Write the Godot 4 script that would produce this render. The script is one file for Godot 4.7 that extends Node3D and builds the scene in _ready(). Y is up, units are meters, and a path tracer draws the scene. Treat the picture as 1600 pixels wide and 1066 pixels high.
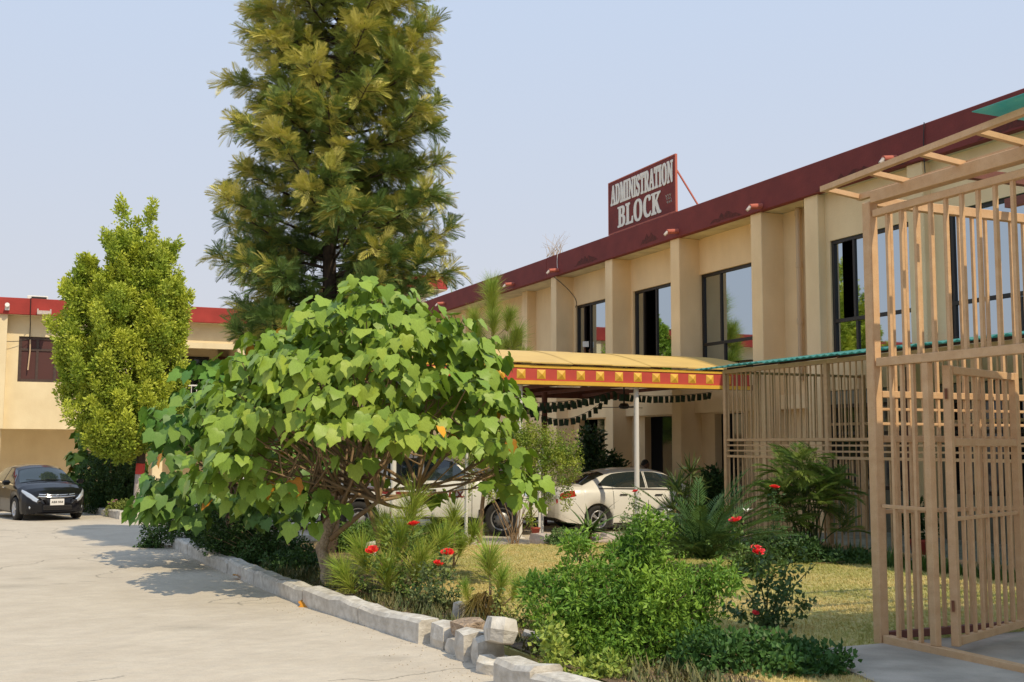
extends Node3D

# frame of the main building: u runs along its front away from the camera, w runs from the driveway into the building; y is up
const A := 0.4108
const SLOPE := 0.0157
var rng := RandomNumberGenerator.new()
var used := {}
var M := {}
var noise := FastNoiseLite.new()

func _ready() -> void:
	# ---------- camera, sky, sun, exposure
	var cam := Camera3D.new()
	cam.name = "camera"
	cam.fov = 34.06
	cam.near = 0.1
	cam.far = 900.0
	cam.position = Vector3(0, 1.5, 0)
	cam.rotation = Vector3(0.0931, 0, 0.0026)
	add_child(cam)
	cam.current = true
	var sky := ProceduralSkyMaterial.new()
	sky.sky_top_color = lin(0.465, 0.595, 0.81)
	sky.sky_horizon_color = lin(0.625, 0.615, 0.625)
	sky.sky_curve = 0.23
	sky.ground_bottom_color = lin(0.34, 0.31, 0.25)
	sky.ground_horizon_color = lin(0.50, 0.48, 0.46)
	sky.sun_angle_max = 1.0
	sky.sun_curve = 0.05
	var env := Environment.new()
	env.background_mode = Environment.BG_SKY
	env.sky = Sky.new()
	env.sky.sky_material = sky
	env.background_energy_multiplier = 1.0
	env.tonemap_mode = Environment.TONE_MAPPER_LINEAR
	env.tonemap_exposure = 1.12
	env.sdfgi_enabled = true
	env.ssao_enabled = true
	env.ssil_enabled = true
	var we := WorldEnvironment.new()
	we.name = "world_environment"
	we.environment = env
	add_child(we)
	var sun := DirectionalLight3D.new()
	sun.name = "sun"
	sun.light_energy = 1.0
	sun.light_color = Color(1.0, 0.93, 0.80)
	sun.light_angular_distance = 0.5
	sun.shadow_enabled = true
	var el := deg_to_rad(49.0)
	var phi := 0.26
	var travel := (B(1, 0) * cos(phi) - B(0, 1) * sin(phi)) * cos(el) + Vector3.DOWN * sin(el)
	sun.basis = Basis.looking_at(travel, Vector3.UP)
	add_child(sun)
	rng.seed = 20
	materials()
	meshes()
	ground()
	main_building()
	left_building()
	canopy()
	verandah()
	cage()
	sign_board()
	kerbs()
	vehicles()
	people()
	trees()
	garden()
	small_things()

func lie(z: float) -> float:                      # height of the gently falling ground
	return SLOPE * clampf(z, -70.0, 30.0)

func B(u: float, w: float, y := 0.0) -> Vector3:  # building frame to world
	return Vector3(-sin(A) * u + cos(A) * w, y, -cos(A) * u - sin(A) * w)

func G(u: float, w: float, up := 0.0) -> Vector3: # a point on the ground, building frame
	var p := B(u, w)
	p.y = lie(p.z) + up
	return p

func X(x: float, z: float, up := 0.0) -> Vector3: # a point on the ground, world
	return Vector3(x, lie(z) + up, z)

func rr(a: float, b: float) -> float:
	return rng.randf_range(a, b)

func dirv() -> Vector3:
	var z := rr(-1, 1)
	var t := rr(0, TAU)
	var q := sqrt(1.0 - z * z)
	return Vector3(q * cos(t), z, q * sin(t))

# ---------- naming
func numbered(n: String) -> String:
	if not used.has(n):
		used[n] = 0
		return n
	used[n] += 1
	return "%s_%03d" % [n, used[n]]

func tag(o: Node3D, label: String, category := "", group := "", kind := "") -> Node3D:
	if label: o.set_meta("label", label)
	if category: o.set_meta("category", category)
	if group: o.set_meta("group", group)
	if kind: o.set_meta("kind", kind)
	return o

func thing(called: String, label: String, category: String, at: Vector3, turn := 0.0, group := "") -> Node3D:
	var o := Node3D.new()
	o.name = numbered(called)
	add_child(o)
	o.position = at
	o.rotation.y = turn
	tag(o, label, category, group)
	return o

func obj(called: String, shape, m: Material, parent: Node3D = null, xf := Transform3D()) -> MeshInstance3D:
	var o := MeshInstance3D.new()
	if shape is SurfaceTool:
		shape.generate_normals()
		o.mesh = shape.commit()
	else:
		o.mesh = shape
	o.material_override = m
	o.transform = xf
	if parent == null:
		o.name = numbered(called)
		add_child(o)
	else:
		o.name = called
		parent.add_child(o, true)
	return o

func scatter(called: String, mesh: Mesh, m: Material, parent: Node3D, xs: Array, cs: Array) -> MultiMeshInstance3D:
	var mm := MultiMesh.new()
	mm.transform_format = MultiMesh.TRANSFORM_3D
	mm.use_colors = true
	mm.mesh = mesh
	mm.instance_count = xs.size()
	for i in xs.size():
		mm.set_instance_transform(i, xs[i])
		mm.set_instance_color(i, cs[i])
	var o := MultiMeshInstance3D.new()
	o.multimesh = mm
	o.material_override = m
	o.set_meta("kind", "stuff")
	if parent == null:
		o.name = numbered(called)
		add_child(o)
	else:
		o.name = called
		parent.add_child(o, true)
	return o

# ---------- shapes
func st() -> SurfaceTool:
	var s := SurfaceTool.new()
	s.begin(Mesh.PRIMITIVE_TRIANGLES)
	s.set_smooth_group(-1)
	return s

func face(s: SurfaceTool, p: Array, out: Vector3) -> void:
	var n: Vector3 = (p[1] - p[0]).cross(p[2] - p[0])
	if n.length_squared() < 1e-14 and p.size() > 3: n = (p[2] - p[0]).cross(p[3] - p[0])
	var flip := n.dot(out) > 0.0
	for i in range(1, p.size() - 1):
		s.add_vertex(p[0])
		s.add_vertex(p[i + 1] if flip else p[i])
		s.add_vertex(p[i] if flip else p[i + 1])

func box(s: SurfaceTool, t: Transform3D, size: Vector3, b := 0.0) -> void:
	s.set_smooth_group(-1)
	var h := size * 0.5
	var c: Vector3 = t.origin
	if b <= 0.0:
		for ax in 3:
			for sg in [-1.0, 1.0]:
				var pts := []
				for q in [[-1, -1], [1, -1], [1, 1], [-1, 1]]:
					var v := Vector3.ZERO
					v[ax] = sg * h[ax]
					v[(ax + 1) % 3] = q[0] * h[(ax + 1) % 3]
					v[(ax + 2) % 3] = q[1] * h[(ax + 2) % 3]
					pts.append(t * v)
				face(s, pts, (pts[0] + pts[2]) * 0.5 - c)
		return
	b = minf(b, minf(h.x, minf(h.y, h.z)) * 0.9)
	var pt := func(ax: int, sx: float, sy: float, sz: float) -> Vector3:
		var v := Vector3(sx * h.x, sy * h.y, sz * h.z)
		for k in 3:
			if k != ax: v[k] -= signf(v[k]) * b
		return t * v
	for ax in 3:
		for sg in [-1.0, 1.0]:
			var pts := []
			for q in [[-1.0, -1.0], [1.0, -1.0], [1.0, 1.0], [-1.0, 1.0]]:
				var v := [0.0, 0.0, 0.0]
				v[ax] = sg
				v[(ax + 1) % 3] = q[0]
				v[(ax + 2) % 3] = q[1]
				pts.append(pt.call(ax, v[0], v[1], v[2]))
			face(s, pts, (pts[0] + pts[2]) * 0.5 - c)
	for ax in 3:                                   # edges along ax
		for q in [[-1.0, -1.0], [1.0, -1.0], [1.0, 1.0], [-1.0, 1.0]]:
			var pts := []
			for e in [[(ax + 1) % 3, -1.0], [(ax + 1) % 3, 1.0], [(ax + 2) % 3, 1.0], [(ax + 2) % 3, -1.0]]:
				var v := [0.0, 0.0, 0.0]
				v[ax] = e[1]
				v[(ax + 1) % 3] = q[0]
				v[(ax + 2) % 3] = q[1]
				pts.append(pt.call(e[0], v[0], v[1], v[2]))
			face(s, pts, (pts[0] + pts[2]) * 0.5 - c)
	for sx in [-1.0, 1.0]:
		for sy in [-1.0, 1.0]:
			for sz in [-1.0, 1.0]:
				var pts := [pt.call(0, sx, sy, sz), pt.call(1, sx, sy, sz), pt.call(2, sx, sy, sz)]
				face(s, pts, pts[0] - c)

func at(x: float, y: float, z: float) -> Transform3D:
	return Transform3D(Basis(), Vector3(x, y, z))

func aabb(s: SurfaceTool, a: Vector3, b: Vector3, bev := 0.0) -> void:
	box(s, Transform3D(Basis(), (a + b) * 0.5), (b - a).abs(), bev)

func bar(s: SurfaceTool, a: Vector3, b: Vector3, wx: float, wy: float, bev := 0.0) -> void:   # a beam from a to b
	var d := (b - a).normalized()
	var side := d.cross(Vector3.UP)
	if side.length() < 0.05: side = Vector3.RIGHT - d * d.x
	side = side.normalized()
	box(s, Transform3D(Basis(side, side.cross(d) * -1.0, d), (a + b) * 0.5), Vector3(wx, wy, (b - a).length()), bev)

func tube(s: SurfaceTool, p: Array, r, n := 6) -> void:
	s.set_smooth_group(0)
	var last := p.size() - 1
	var x := Vector3.ZERO
	var rings := []
	for i in p.size():
		var d: Vector3 = (p[mini(i + 1, last)] - p[maxi(i - 1, 0)]).normalized()
		x = x - d * x.dot(d)
		if x.length() < 0.01: x = d.cross(Vector3.UP) if absf(d.y) < 0.98 else d.cross(Vector3.RIGHT)
		x = x.normalized()
		var y := d.cross(x)
		var rad: float = r[i] if r is Array else r
		var ring := []
		for k in n:
			ring.append(p[i] + (x * cos(TAU * k / n) + y * sin(TAU * k / n)) * rad)
		rings.append(ring)
	for i in last:
		var c: Vector3 = (p[i] + p[i + 1]) * 0.5
		for k in n:
			var q := [rings[i][k], rings[i][(k + 1) % n], rings[i + 1][(k + 1) % n], rings[i + 1][k]]
			face(s, q, (q[0] + q[2]) * 0.5 - c)
	s.set_smooth_group(-1)
	face(s, rings[0], p[0] - p[1])
	face(s, rings[last], p[last] - p[last - 1])

func lathe(s: SurfaceTool, t: Transform3D, prof: Array, n := 20) -> void:   # prof: [radius, height] pairs round the y axis of t
	s.set_smooth_group(0)
	for i in prof.size() - 1:
		for k in n:
			var q := []
			for e in [[i, k], [i, k + 1], [i + 1, k + 1], [i + 1, k]]:
				var ang: float = TAU * (e[1] % n) / n
				q.append(Vector3(cos(ang) * prof[e[0]][0], prof[e[0]][1], sin(ang) * prof[e[0]][0]))
			var d0: float = prof[i + 1][1] - prof[i][1]
			var d1: float = prof[i][0] - prof[i + 1][0]
			var mid := TAU * (k + 0.5) / n
			var o := Vector3(cos(mid) * d0, d1, sin(mid) * d0)
			if prof[i][0] < 1e-5: q.remove_at(1)
			elif prof[i + 1][0] < 1e-5: q.remove_at(3)
			face(s, [t * q[0], t * q[1], t * q[2]] + ([t * q[3]] if q.size() > 3 else []), t.basis * o)

func key(k: Array, x: float) -> float:             # piecewise linear through [x, value] pairs
	if x <= k[0][0]: return k[0][1]
	for i in range(1, k.size()):
		if x <= k[i][0]:
			return lerpf(k[i - 1][1], k[i][1], (x - k[i - 1][0]) / maxf(k[i][0] - k[i - 1][0], 1e-6))
	return k[k.size() - 1][1]

func bend(a: Vector3, b: Vector3, c: Vector3, n: int) -> Array:   # points of a quadratic curve
	var o := []
	for i in n + 1:
		var t := float(i) / n
		o.append(a * (1 - t) * (1 - t) + b * 2.0 * t * (1 - t) + c * t * t)
	return o

# ---------- materials
func lin(r: float, g: float, b: float) -> Color:
	return Color(r, g, b).linear_to_srgb()

func plain(c: Color, rough := 0.8, metal := 0.0, spec := 0.5) -> StandardMaterial3D:
	var m := StandardMaterial3D.new()
	m.albedo_color = c
	m.roughness = rough
	m.metallic = metal
	m.metallic_specular = spec
	return m

func leafy(back := 0.35, rough := 0.5) -> StandardMaterial3D:   # vertex colour leaves that let light through
	var m := StandardMaterial3D.new()
	m.vertex_color_use_as_albedo = true
	m.roughness = rough
	m.metallic_specular = 0.35
	m.backlight_enabled = true
	m.backlight = Color(back, back, back * 0.6)
	m.cull_mode = BaseMaterial3D.CULL_DISABLED
	return m

# a computed texture: base colour varied by coarse patches, fine grain and scattered spots (all linear values)
func mottled(size: int, c: Vector3, dark: Vector3, coarse: float, fine: float, spots: float, seed_: int, stretch := 1.0) -> ImageTexture:
	var im := Image.create(size, size, false, Image.FORMAT_RGB8)
	var a := FastNoiseLite.new()
	a.seed = seed_
	a.noise_type = FastNoiseLite.TYPE_SIMPLEX_SMOOTH
	a.fractal_octaves = 5
	a.frequency = coarse * 2.0 / size
	var big := a.get_seamless_image(size, maxi(16, int(size * stretch)), false, false, 0.15, true)
	if stretch != 1.0: big.resize(size, size, Image.INTERPOLATE_CUBIC)
	var r := RandomNumberGenerator.new()
	r.seed = seed_ + 7
	for y in size:
		for x in size:
			var t := clampf((big.get_pixel(x, y).r - 0.5) * 1.5 + 0.5, 0.0, 1.0)
			var g := 1.0 + (r.randf() - 0.5) * fine
			if r.randf() < spots: g *= 0.72
			var v := dark.lerp(c, t) * g
			im.set_pixel(x, y, Color(clampf(v.x, 0, 1), clampf(v.y, 0, 1), clampf(v.z, 0, 1)).linear_to_srgb())
	return ImageTexture.create_from_image(im)

func cracked(tex: ImageTexture) -> ImageTexture:    # hairline cracks wandering over the concrete
	var im := tex.get_image()
	var n := im.get_width()
	var r := RandomNumberGenerator.new()
	r.seed = 61
	for k in 9:
		var p := Vector2(r.randf() * n, r.randf() * n)
		var a := r.randf() * TAU
		for i in int(r.randf_range(90, 330)):
			a += r.randf_range(-0.35, 0.35)
			p += Vector2(cos(a), sin(a))
			var q := Vector2i(posmod(int(p.x), n), posmod(int(p.y), n))
			im.set_pixelv(q, im.get_pixelv(q) * 0.72)
	for k in 14:                                     # old oil and water marks
		var c := Vector2(r.randf() * n, r.randf() * n)
		var rad := r.randf_range(4, 22)
		for y in range(-int(rad), int(rad) + 1):
			for x in range(-int(rad * 1.6), int(rad * 1.6) + 1):
				var d := Vector2(x / 1.6, y).length() / rad
				if d < 1.0:
					var q := Vector2i(posmod(int(c.x) + x, n), posmod(int(c.y) + y, n))
					im.set_pixelv(q, im.get_pixelv(q) * lerpf(0.90, 1.0, d))
	return ImageTexture.create_from_image(im)

func veins() -> ImageTexture:                       # pale ribs on a leaf: u across (0.5 = midrib), v from the stalk to the tip
	var n := 128
	var im := Image.create(n, n, false, Image.FORMAT_RGB8)
	var f := FastNoiseLite.new()
	f.seed = 41
	f.frequency = 0.05
	for y in n:
		for x in n:
			var p := Vector2((x + 0.5) / n - 0.5, (y + 0.5) / n * 1.25 - 0.15)   # leaf units
			var v := 0.90 + 0.06 * f.get_noise_2d(x, y)
			for rib in [Vector2(0, 1), Vector2(0.52, 0.30), Vector2(-0.52, 0.30), Vector2(0.44, 0.62), Vector2(-0.44, 0.62)]:
				var d: Vector2 = rib.normalized()
				var a := p.dot(d)
				if a > 0.0 and a < rib.length() * 1.1:
					var off := absf(p.dot(Vector2(-d.y, d.x)))
					v = lerpf(v, 1.0, clampf(1.0 - off / (0.022 * (1.15 - a)), 0.0, 1.0))
					v = maxf(v, v + 0.07 * clampf(1.0 - absf(fposmod(a - off * 0.8, 0.11) - 0.02) / 0.012, 0, 1))
			im.set_pixel(x, y, Color(v, v, v * lerpf(0.9, 1.0, v)))
	return ImageTexture.create_from_image(im)

func bumps(freq: float, seed_: int, size := 512) -> NoiseTexture2D:
	var f := FastNoiseLite.new()
	f.seed = seed_
	f.frequency = freq
	f.fractal_octaves = 5
	var t := NoiseTexture2D.new()
	t.width = size
	t.height = size
	t.seamless = true
	t.noise = f
	return t

func surface(tex: Texture2D, metres: float, rough := 0.9, bump: Texture2D = null, depth := 0.0, world := true) -> StandardMaterial3D:
	var m := StandardMaterial3D.new()
	m.albedo_texture = tex
	m.roughness = rough
	m.uv1_triplanar = true
	m.uv1_world_triplanar = world
	m.uv1_scale = Vector3.ONE / metres
	if bump:
		m.heightmap_enabled = true
		m.heightmap_texture = bump
		m.heightmap_scale = depth
	return m

func over(m: StandardMaterial3D, tex: Texture2D, metres: float) -> StandardMaterial3D:   # a second, coarser layer that multiplies
	m.detail_enabled = true
	m.detail_albedo = tex
	m.detail_blend_mode = BaseMaterial3D.BLEND_MODE_MUL
	m.detail_uv_layer = BaseMaterial3D.DETAIL_UV_2
	m.uv2_triplanar = true
	m.uv2_world_triplanar = true
	m.uv2_scale = Vector3.ONE / metres
	return m

func materials() -> void:
	var grain := bumps(0.05, 11)
	var rough := bumps(0.02, 12)
	var stain := mottled(256, Vector3(1, 1, 1), Vector3(0.74, 0.72, 0.70), 0.9, 0.02, 0.0, 21)
	var streak := mottled(256, Vector3(1, 1, 1), Vector3(0.90, 0.885, 0.86), 2.6, 0.02, 0.0, 28, 0.3)
	M.wall = over(surface(mottled(384, Vector3(0.90, 0.68, 0.40), Vector3(0.86, 0.64, 0.37), 1.2, 0.05, 0.002, 1), 2.3, 0.88, grain, 0.25), streak, 3.4)
	M.cream = over(surface(mottled(384, Vector3(0.82, 0.70, 0.46), Vector3(0.77, 0.64, 0.41), 1.2, 0.05, 0.002, 35), 2.3, 0.88, grain, 0.25), streak, 4.6)
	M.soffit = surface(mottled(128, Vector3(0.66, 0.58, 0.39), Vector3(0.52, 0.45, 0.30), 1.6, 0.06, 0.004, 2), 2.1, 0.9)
	M.red = over(surface(mottled(384, Vector3(0.43, 0.047, 0.036), Vector3(0.37, 0.04, 0.03), 1.4, 0.08, 0.004, 3), 1.9, 0.8, grain, 0.3), stain, 3.7)
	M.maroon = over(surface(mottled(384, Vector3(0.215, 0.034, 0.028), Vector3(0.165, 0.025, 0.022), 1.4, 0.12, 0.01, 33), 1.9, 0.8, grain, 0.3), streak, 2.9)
	M.peel = surface(mottled(128, Vector3(0.15, 0.028, 0.022), Vector3(0.07, 0.02, 0.016), 3.0, 0.25, 0.05, 38), 0.7, 0.95)
	M.redpaint = surface(mottled(128, Vector3(0.55, 0.075, 0.05), Vector3(0.47, 0.06, 0.045), 1.2, 0.06, 0.004, 4), 1.1, 0.55)
	M.yellow = surface(mottled(256, Vector3(0.72, 0.50, 0.155), Vector3(0.63, 0.43, 0.14), 1.4, 0.04, 0.002, 5), 2.6, 0.6)
	M.yellowpaint = surface(mottled(128, Vector3(0.78, 0.47, 0.05), Vector3(0.68, 0.38, 0.045), 1.2, 0.05, 0.003, 6), 0.9, 0.55)
	M.steel = over(surface(mottled(256, Vector3(0.66, 0.435, 0.24), Vector3(0.59, 0.375, 0.205), 2.5, 0.08, 0.006, 8), 0.9, 0.6, grain, 0.05), mottled(256, Vector3(1, 1, 1), Vector3(0.90, 0.84, 0.76), 5.0, 0.08, 0.02, 9), 1.1)
	M.rust = surface(mottled(128, Vector3(0.22, 0.085, 0.04), Vector3(0.13, 0.05, 0.03), 1.6, 0.3, 0.05, 10), 0.3, 0.9)
	M.brownsteel = surface(mottled(128, Vector3(0.20, 0.07, 0.05), Vector3(0.14, 0.05, 0.035), 1.5, 0.1, 0.02, 13), 0.7, 0.7)
	M.teal = surface(mottled(128, Vector3(0.10, 0.46, 0.44), Vector3(0.20, 0.52, 0.46), 1.6, 0.1, 0.01, 14), 0.6, 0.5)
	M.teal.backlight_enabled = true
	M.teal.backlight = Color(1.0, 1.0, 1.0)
	M.dark = plain(lin(0.018, 0.014, 0.012), 0.5)
	M.black = plain(lin(0.006, 0.006, 0.006), 0.7)
	M.inside = plain(lin(0.06, 0.055, 0.05), 0.9)
	M.brown = surface(mottled(128, Vector3(0.075, 0.045, 0.035), Vector3(0.05, 0.03, 0.025), 1.4, 0.2, 0.02, 15), 0.5, 0.6)
	M.shutter = plain(lin(0.075, 0.022, 0.018), 0.6)
	M.glass = plain(lin(0.48, 0.54, 0.58), 0.02, 1.0)
	M.darkglass = plain(lin(0.012, 0.014, 0.016), 0.05, 0.0, 0.6)
	M.curtain = plain(lin(0.5, 0.48, 0.42), 0.9)
	M.white = plain(lin(0.72, 0.70, 0.66), 0.55)
	M.pipe = plain(lin(0.55, 0.40, 0.25), 0.6)
	M.tile = plain(lin(0.48, 0.13, 0.09), 0.75)
	var crack := mottled(512, Vector3(1, 1, 1), Vector3(0.89, 0.88, 0.87), 4.5, 0.04, 0.0, 22)
	crack = cracked(crack)
	M.concrete = over(surface(mottled(1024, Vector3(0.60, 0.53, 0.425), Vector3(0.565, 0.495, 0.395), 6.0, 0.24, 0.02, 16), 3.1, 0.95, rough, 1.2), crack, 9.0)
	M.slab = over(surface(mottled(512, Vector3(0.52, 0.465, 0.39), Vector3(0.37, 0.335, 0.28), 2.0, 0.14, 0.01, 17), 2.3, 0.9, rough, 0.8), stain, 2.9)
	M.lawn = over(surface(mottled(512, Vector3(0.56, 0.44, 0.20), Vector3(0.42, 0.37, 0.14), 3.0, 0.45, 0.05, 18), 1.7, 1.0), mottled(256, Vector3(1, 1, 1), Vector3(0.72, 0.84, 0.62), 1.6, 0.05, 0.0, 23), 4.4)
	M.soil = surface(mottled(256, Vector3(0.20, 0.135, 0.08), Vector3(0.10, 0.07, 0.045), 2.0, 0.4, 0.05, 19), 0.8, 1.0, rough, 2.0)
	M.dust = surface(mottled(256, Vector3(0.46, 0.39, 0.29), Vector3(0.36, 0.30, 0.22), 3.0, 0.2, 0.02, 36), 4.0, 1.0)
	M.kerb = over(surface(mottled(512, Vector3(0.78, 0.745, 0.67), Vector3(0.50, 0.46, 0.39), 4.0, 0.14, 0.03, 20), 0.9, 0.9, grain, 0.6), stain, 1.3)
	M.broken = surface(mottled(256, Vector3(0.5, 0.38, 0.27), Vector3(0.25, 0.18, 0.13), 2.4, 0.3, 0.05, 24), 0.35, 0.95, rough, 2.0)
	M.bark = surface(mottled(256, Vector3(0.50, 0.40, 0.29), Vector3(0.27, 0.20, 0.14), 2.6, 0.25, 0.04, 25, 0.35), 0.4, 0.95, rough, 2.0)
	M.darkbark = surface(mottled(128, Vector3(0.11, 0.075, 0.05), Vector3(0.05, 0.035, 0.025), 2.4, 0.25, 0.04, 26, 0.35), 0.4, 0.95)
	M.twig = plain(lin(0.27, 0.18, 0.10), 0.85)
	M.greentwig = plain(lin(0.07, 0.10, 0.03), 0.8)
	M.limewash = surface(mottled(128, Vector3(0.62, 0.55, 0.50), Vector3(0.46, 0.38, 0.34), 2.2, 0.2, 0.03, 27), 0.5, 0.95)
	M.redband = plain(lin(0.70, 0.075, 0.055), 0.8)
	M.leaf = leafy(0.55, 0.45)
	M.veined = leafy(0.55, 0.42)
	M.veined.albedo_texture = veins()
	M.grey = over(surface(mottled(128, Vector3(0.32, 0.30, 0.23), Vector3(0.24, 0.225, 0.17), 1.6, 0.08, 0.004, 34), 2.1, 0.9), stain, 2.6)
	M.needle = leafy(0.35, 0.5)
	M.petal = plain(lin(0.78, 0.035, 0.03), 0.55)
	M.pinkpetal = plain(lin(0.80, 0.06, 0.07), 0.55)
	M.whitepetal = plain(lin(0.8, 0.8, 0.72), 0.6)
	M.tyre = plain(lin(0.018, 0.017, 0.016), 0.85)
	M.alloy = plain(lin(0.55, 0.55, 0.56), 0.35, 0.7)
	M.steelrim = plain(lin(0.30, 0.30, 0.30), 0.45, 0.6)
	M.chrome = plain(lin(0.75, 0.76, 0.78), 0.12, 1.0)
	M.lamp = plain(lin(0.62, 0.65, 0.68), 0.08, 0.55)
	M.redlamp = plain(lin(0.45, 0.012, 0.012), 0.15)
	M.carwhite = plain(lin(0.74, 0.725, 0.67), 0.35)
	M.carwhite.clearcoat_enabled = true
	M.carwhite.clearcoat = 0.8
	M.carwhite.clearcoat_roughness = 0.06
	M.carblack = plain(lin(0.006, 0.006, 0.008), 0.35, 0.0, 0.2)
	M.carblack.clearcoat_enabled = true
	M.carblack.clearcoat = 0.55
	M.carblack.clearcoat_roughness = 0.04
	M.carglass = plain(lin(0.02, 0.03, 0.032), 0.04, 0.0, 0.7)
	M.terracotta = plain(lin(0.36, 0.075, 0.045), 0.8)
	M.skin = plain(lin(0.16, 0.075, 0.045), 0.6)
	M.hair = plain(lin(0.01, 0.008, 0.007), 0.6)
	M.shirtred = plain(lin(0.55, 0.06, 0.05), 0.85)
	M.shirtpale = plain(lin(0.42, 0.38, 0.33), 0.9)
	M.trousers = plain(lin(0.04, 0.04, 0.045), 0.9)
	M.wire = plain(lin(0.02, 0.02, 0.02), 0.6)

# ---------- building frame helpers: o holds the base of the thing as (u, w, y)
func frame_at(called: String, label: String, category: String, o: Vector3, group := "") -> Node3D:
	return thing(called, label, category, B(o.x, o.y, o.z), A, group)

func L(o: Vector3, u: float, w: float, y: float) -> Vector3:
	return Vector3(w - o.y, y - o.z, -(u - o.x))

func ub(s: SurfaceTool, o: Vector3, u0: float, u1: float, w0: float, w1: float, y0: float, y1: float, bev := 0.0) -> void:
	aabb(s, L(o, u0, w0, y0), L(o, u1, w1, y1), bev)

func upiece(called: String, m: Material, parent: Node3D, o: Vector3, u0: float, u1: float, w0: float, w1: float, y0: float, y1: float, bev := 0.0) -> MeshInstance3D:
	var s := st()
	ub(s, o, u0, u1, w0, w1, y0, y1, bev)
	return obj(called, s, m, parent)

# ---------- ground
func sheet(called: String, m: Material, poly: Array, up: float, thick := 0.0) -> MeshInstance3D:   # polygon of building-frame points
	var p2 := PackedVector2Array()
	for q in poly: p2.append(Vector2(q[0], q[1]))
	var s := st()
	var ix := Geometry2D.triangulate_polygon(p2)
	for i in range(0, ix.size(), 3):
		face(s, [G(p2[ix[i]].x, p2[ix[i]].y, up), G(p2[ix[i + 1]].x, p2[ix[i + 1]].y, up), G(p2[ix[i + 2]].x, p2[ix[i + 2]].y, up)], Vector3.UP)
	if thick > 0.0:
		for i in p2.size():
			var a := p2[i]
			var b := p2[(i + 1) % p2.size()]
			var n := Vector3(0, 0, 0)
			var q := [G(a.x, a.y, up), G(b.x, b.y, up), G(b.x, b.y, up - thick), G(a.x, a.y, up - thick)]
			n = (q[1] - q[0]).cross(Vector3.UP)
			if Geometry2D.is_point_in_polygon((a + b) * 0.5 + Vector2(B(1, 0).dot(n), B(0, 1).dot(n)).normalized() * 0.01, p2): n = -n
			face(s, q, n)
	var o := obj(called, s, m)
	return tag(o, "", "", "", "structure") as MeshInstance3D

var lawn_poly := [[20.3, 2.95], [12.0, 3.2], [9.0, 3.52], [5.2, 3.55], [5.2, 4.95], [7.1, 5.62], [7.28, 11.35], [18.0, 11.35], [18.1, 8.9], [18.4, 7.3], [20.4, 6.8]]

func ground() -> void:
	var s := st()
	var zs := [30.0, -70.0, -800.0]
	for i in 2:
		face(s, [Vector3(-600, lie(zs[i]) - 0.06, zs[i]), Vector3(600, lie(zs[i]) - 0.06, zs[i]), Vector3(600, lie(zs[i + 1]) - 0.06, zs[i + 1]), Vector3(-600, lie(zs[i + 1]) - 0.06, zs[i + 1])], Vector3.UP)
	tag(obj("ground", s, M.dust), "", "", "", "structure")
	sheet("driveway", M.concrete, [[-25, -30], [60, -30], [60, 17.5], [-25, 17.5]], 0.0)
	sheet("lawn", M.lawn, lawn_poly, 0.06, 0.1)
	sheet("soil_bed", M.soil, [[20.2, 2.97], [12.0, 3.22], [9.0, 3.54], [5.3, 3.58], [5.3, 4.6], [8.5, 4.35], [12.0, 4.0], [15.0, 4.1], [18.0, 5.0], [20.2, 5.0]], 0.072)
	sheet("concrete_slab", M.slab, [[7.12, 5.68], [7.26, 13.0], [-4.0, 13.0], [-4.0, 4.6], [5.1, 4.95], [6.3, 5.3]], 0.075, 0.12)
	sheet("far_bed", M.soil, [[31.1, 2.5], [32.6, 8.0], [40, 9.0], [46, 5.0], [38, 1.2]], 0.07)
	# dry mown grass
	var p2 := PackedVector2Array()
	for q in lawn_poly: p2.append(Vector2(q[0], q[1]))
	var xs := []
	var cs := []
	var patch := FastNoiseLite.new()
	patch.seed = 5
	patch.frequency = 0.35
	while xs.size() < 80000:
		var u := 5.2 + 15.2 * pow(rng.randf(), 1.5)
		var w := rr(2.9, 11.4)
		if not Geometry2D.is_point_in_polygon(Vector2(u, w), p2): continue
		if w < 4.0 and rng.randf() < 0.6: continue
		var k := rr(0.45, 0.85)
		var b := Basis(Vector3.UP, rr(0, TAU)).scaled(Vector3(k, k * rr(0.6, 1.3), k))
		xs.append(Transform3D(b, G(u, w, 0.058)))
		var t := clampf(0.50 + patch.get_noise_2d(u, w) * 0.9 + rr(-0.25, 0.25), 0, 1)
		cs.append(Color(lerpf(0.72, 0.36, t), lerpf(0.56, 0.38, t), lerpf(0.25, 0.10, t)))
	tag(scatter("grass", M.tuft_mesh, M.needle, null, xs, cs), "short dry yellowish grass of the mown garden lawn", "grass", "", "stuff")

# ---------- windows of the buildings
# a framed window in a wall whose outer face is at w; panes: list of [u from, u to, y from, y to, material name]
func window(parent: Node3D, o: Vector3, u0: float, u1: float, w: float, y0: float, y1: float, bars_u: Array, bars_y: Array, panes: Array, fm: Material, label := "", t := 0.07) -> void:
	var s := st()
	ub(s, o, u0, u0 + t, w, w + 0.09, y0, y1)
	ub(s, o, u1 - t, u1, w, w + 0.09, y0, y1)
	ub(s, o, u0 + t, u1 - t, w, w + 0.09, y1 - t, y1)
	ub(s, o, u0 + t, u1 - t, w, w + 0.09, y0, y0 + t)
	var f := obj("window", s, fm, parent)
	if label: f.set_meta("label", label)
	for b in bars_u: upiece("mullion", fm, f, o, b[0] - 0.03, b[0] + 0.03, w + 0.012, w + 0.078, b[1], b[2])
	for b in bars_y: upiece("transom", fm, f, o, u0 + t, u1 - t, w + 0.004, w + 0.086, b - 0.035, b + 0.035)
	for p in panes: upiece("pane", M[p[4]], f, o, p[0], p[1], w + 0.045, w + 0.053, p[2], p[3])

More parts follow.
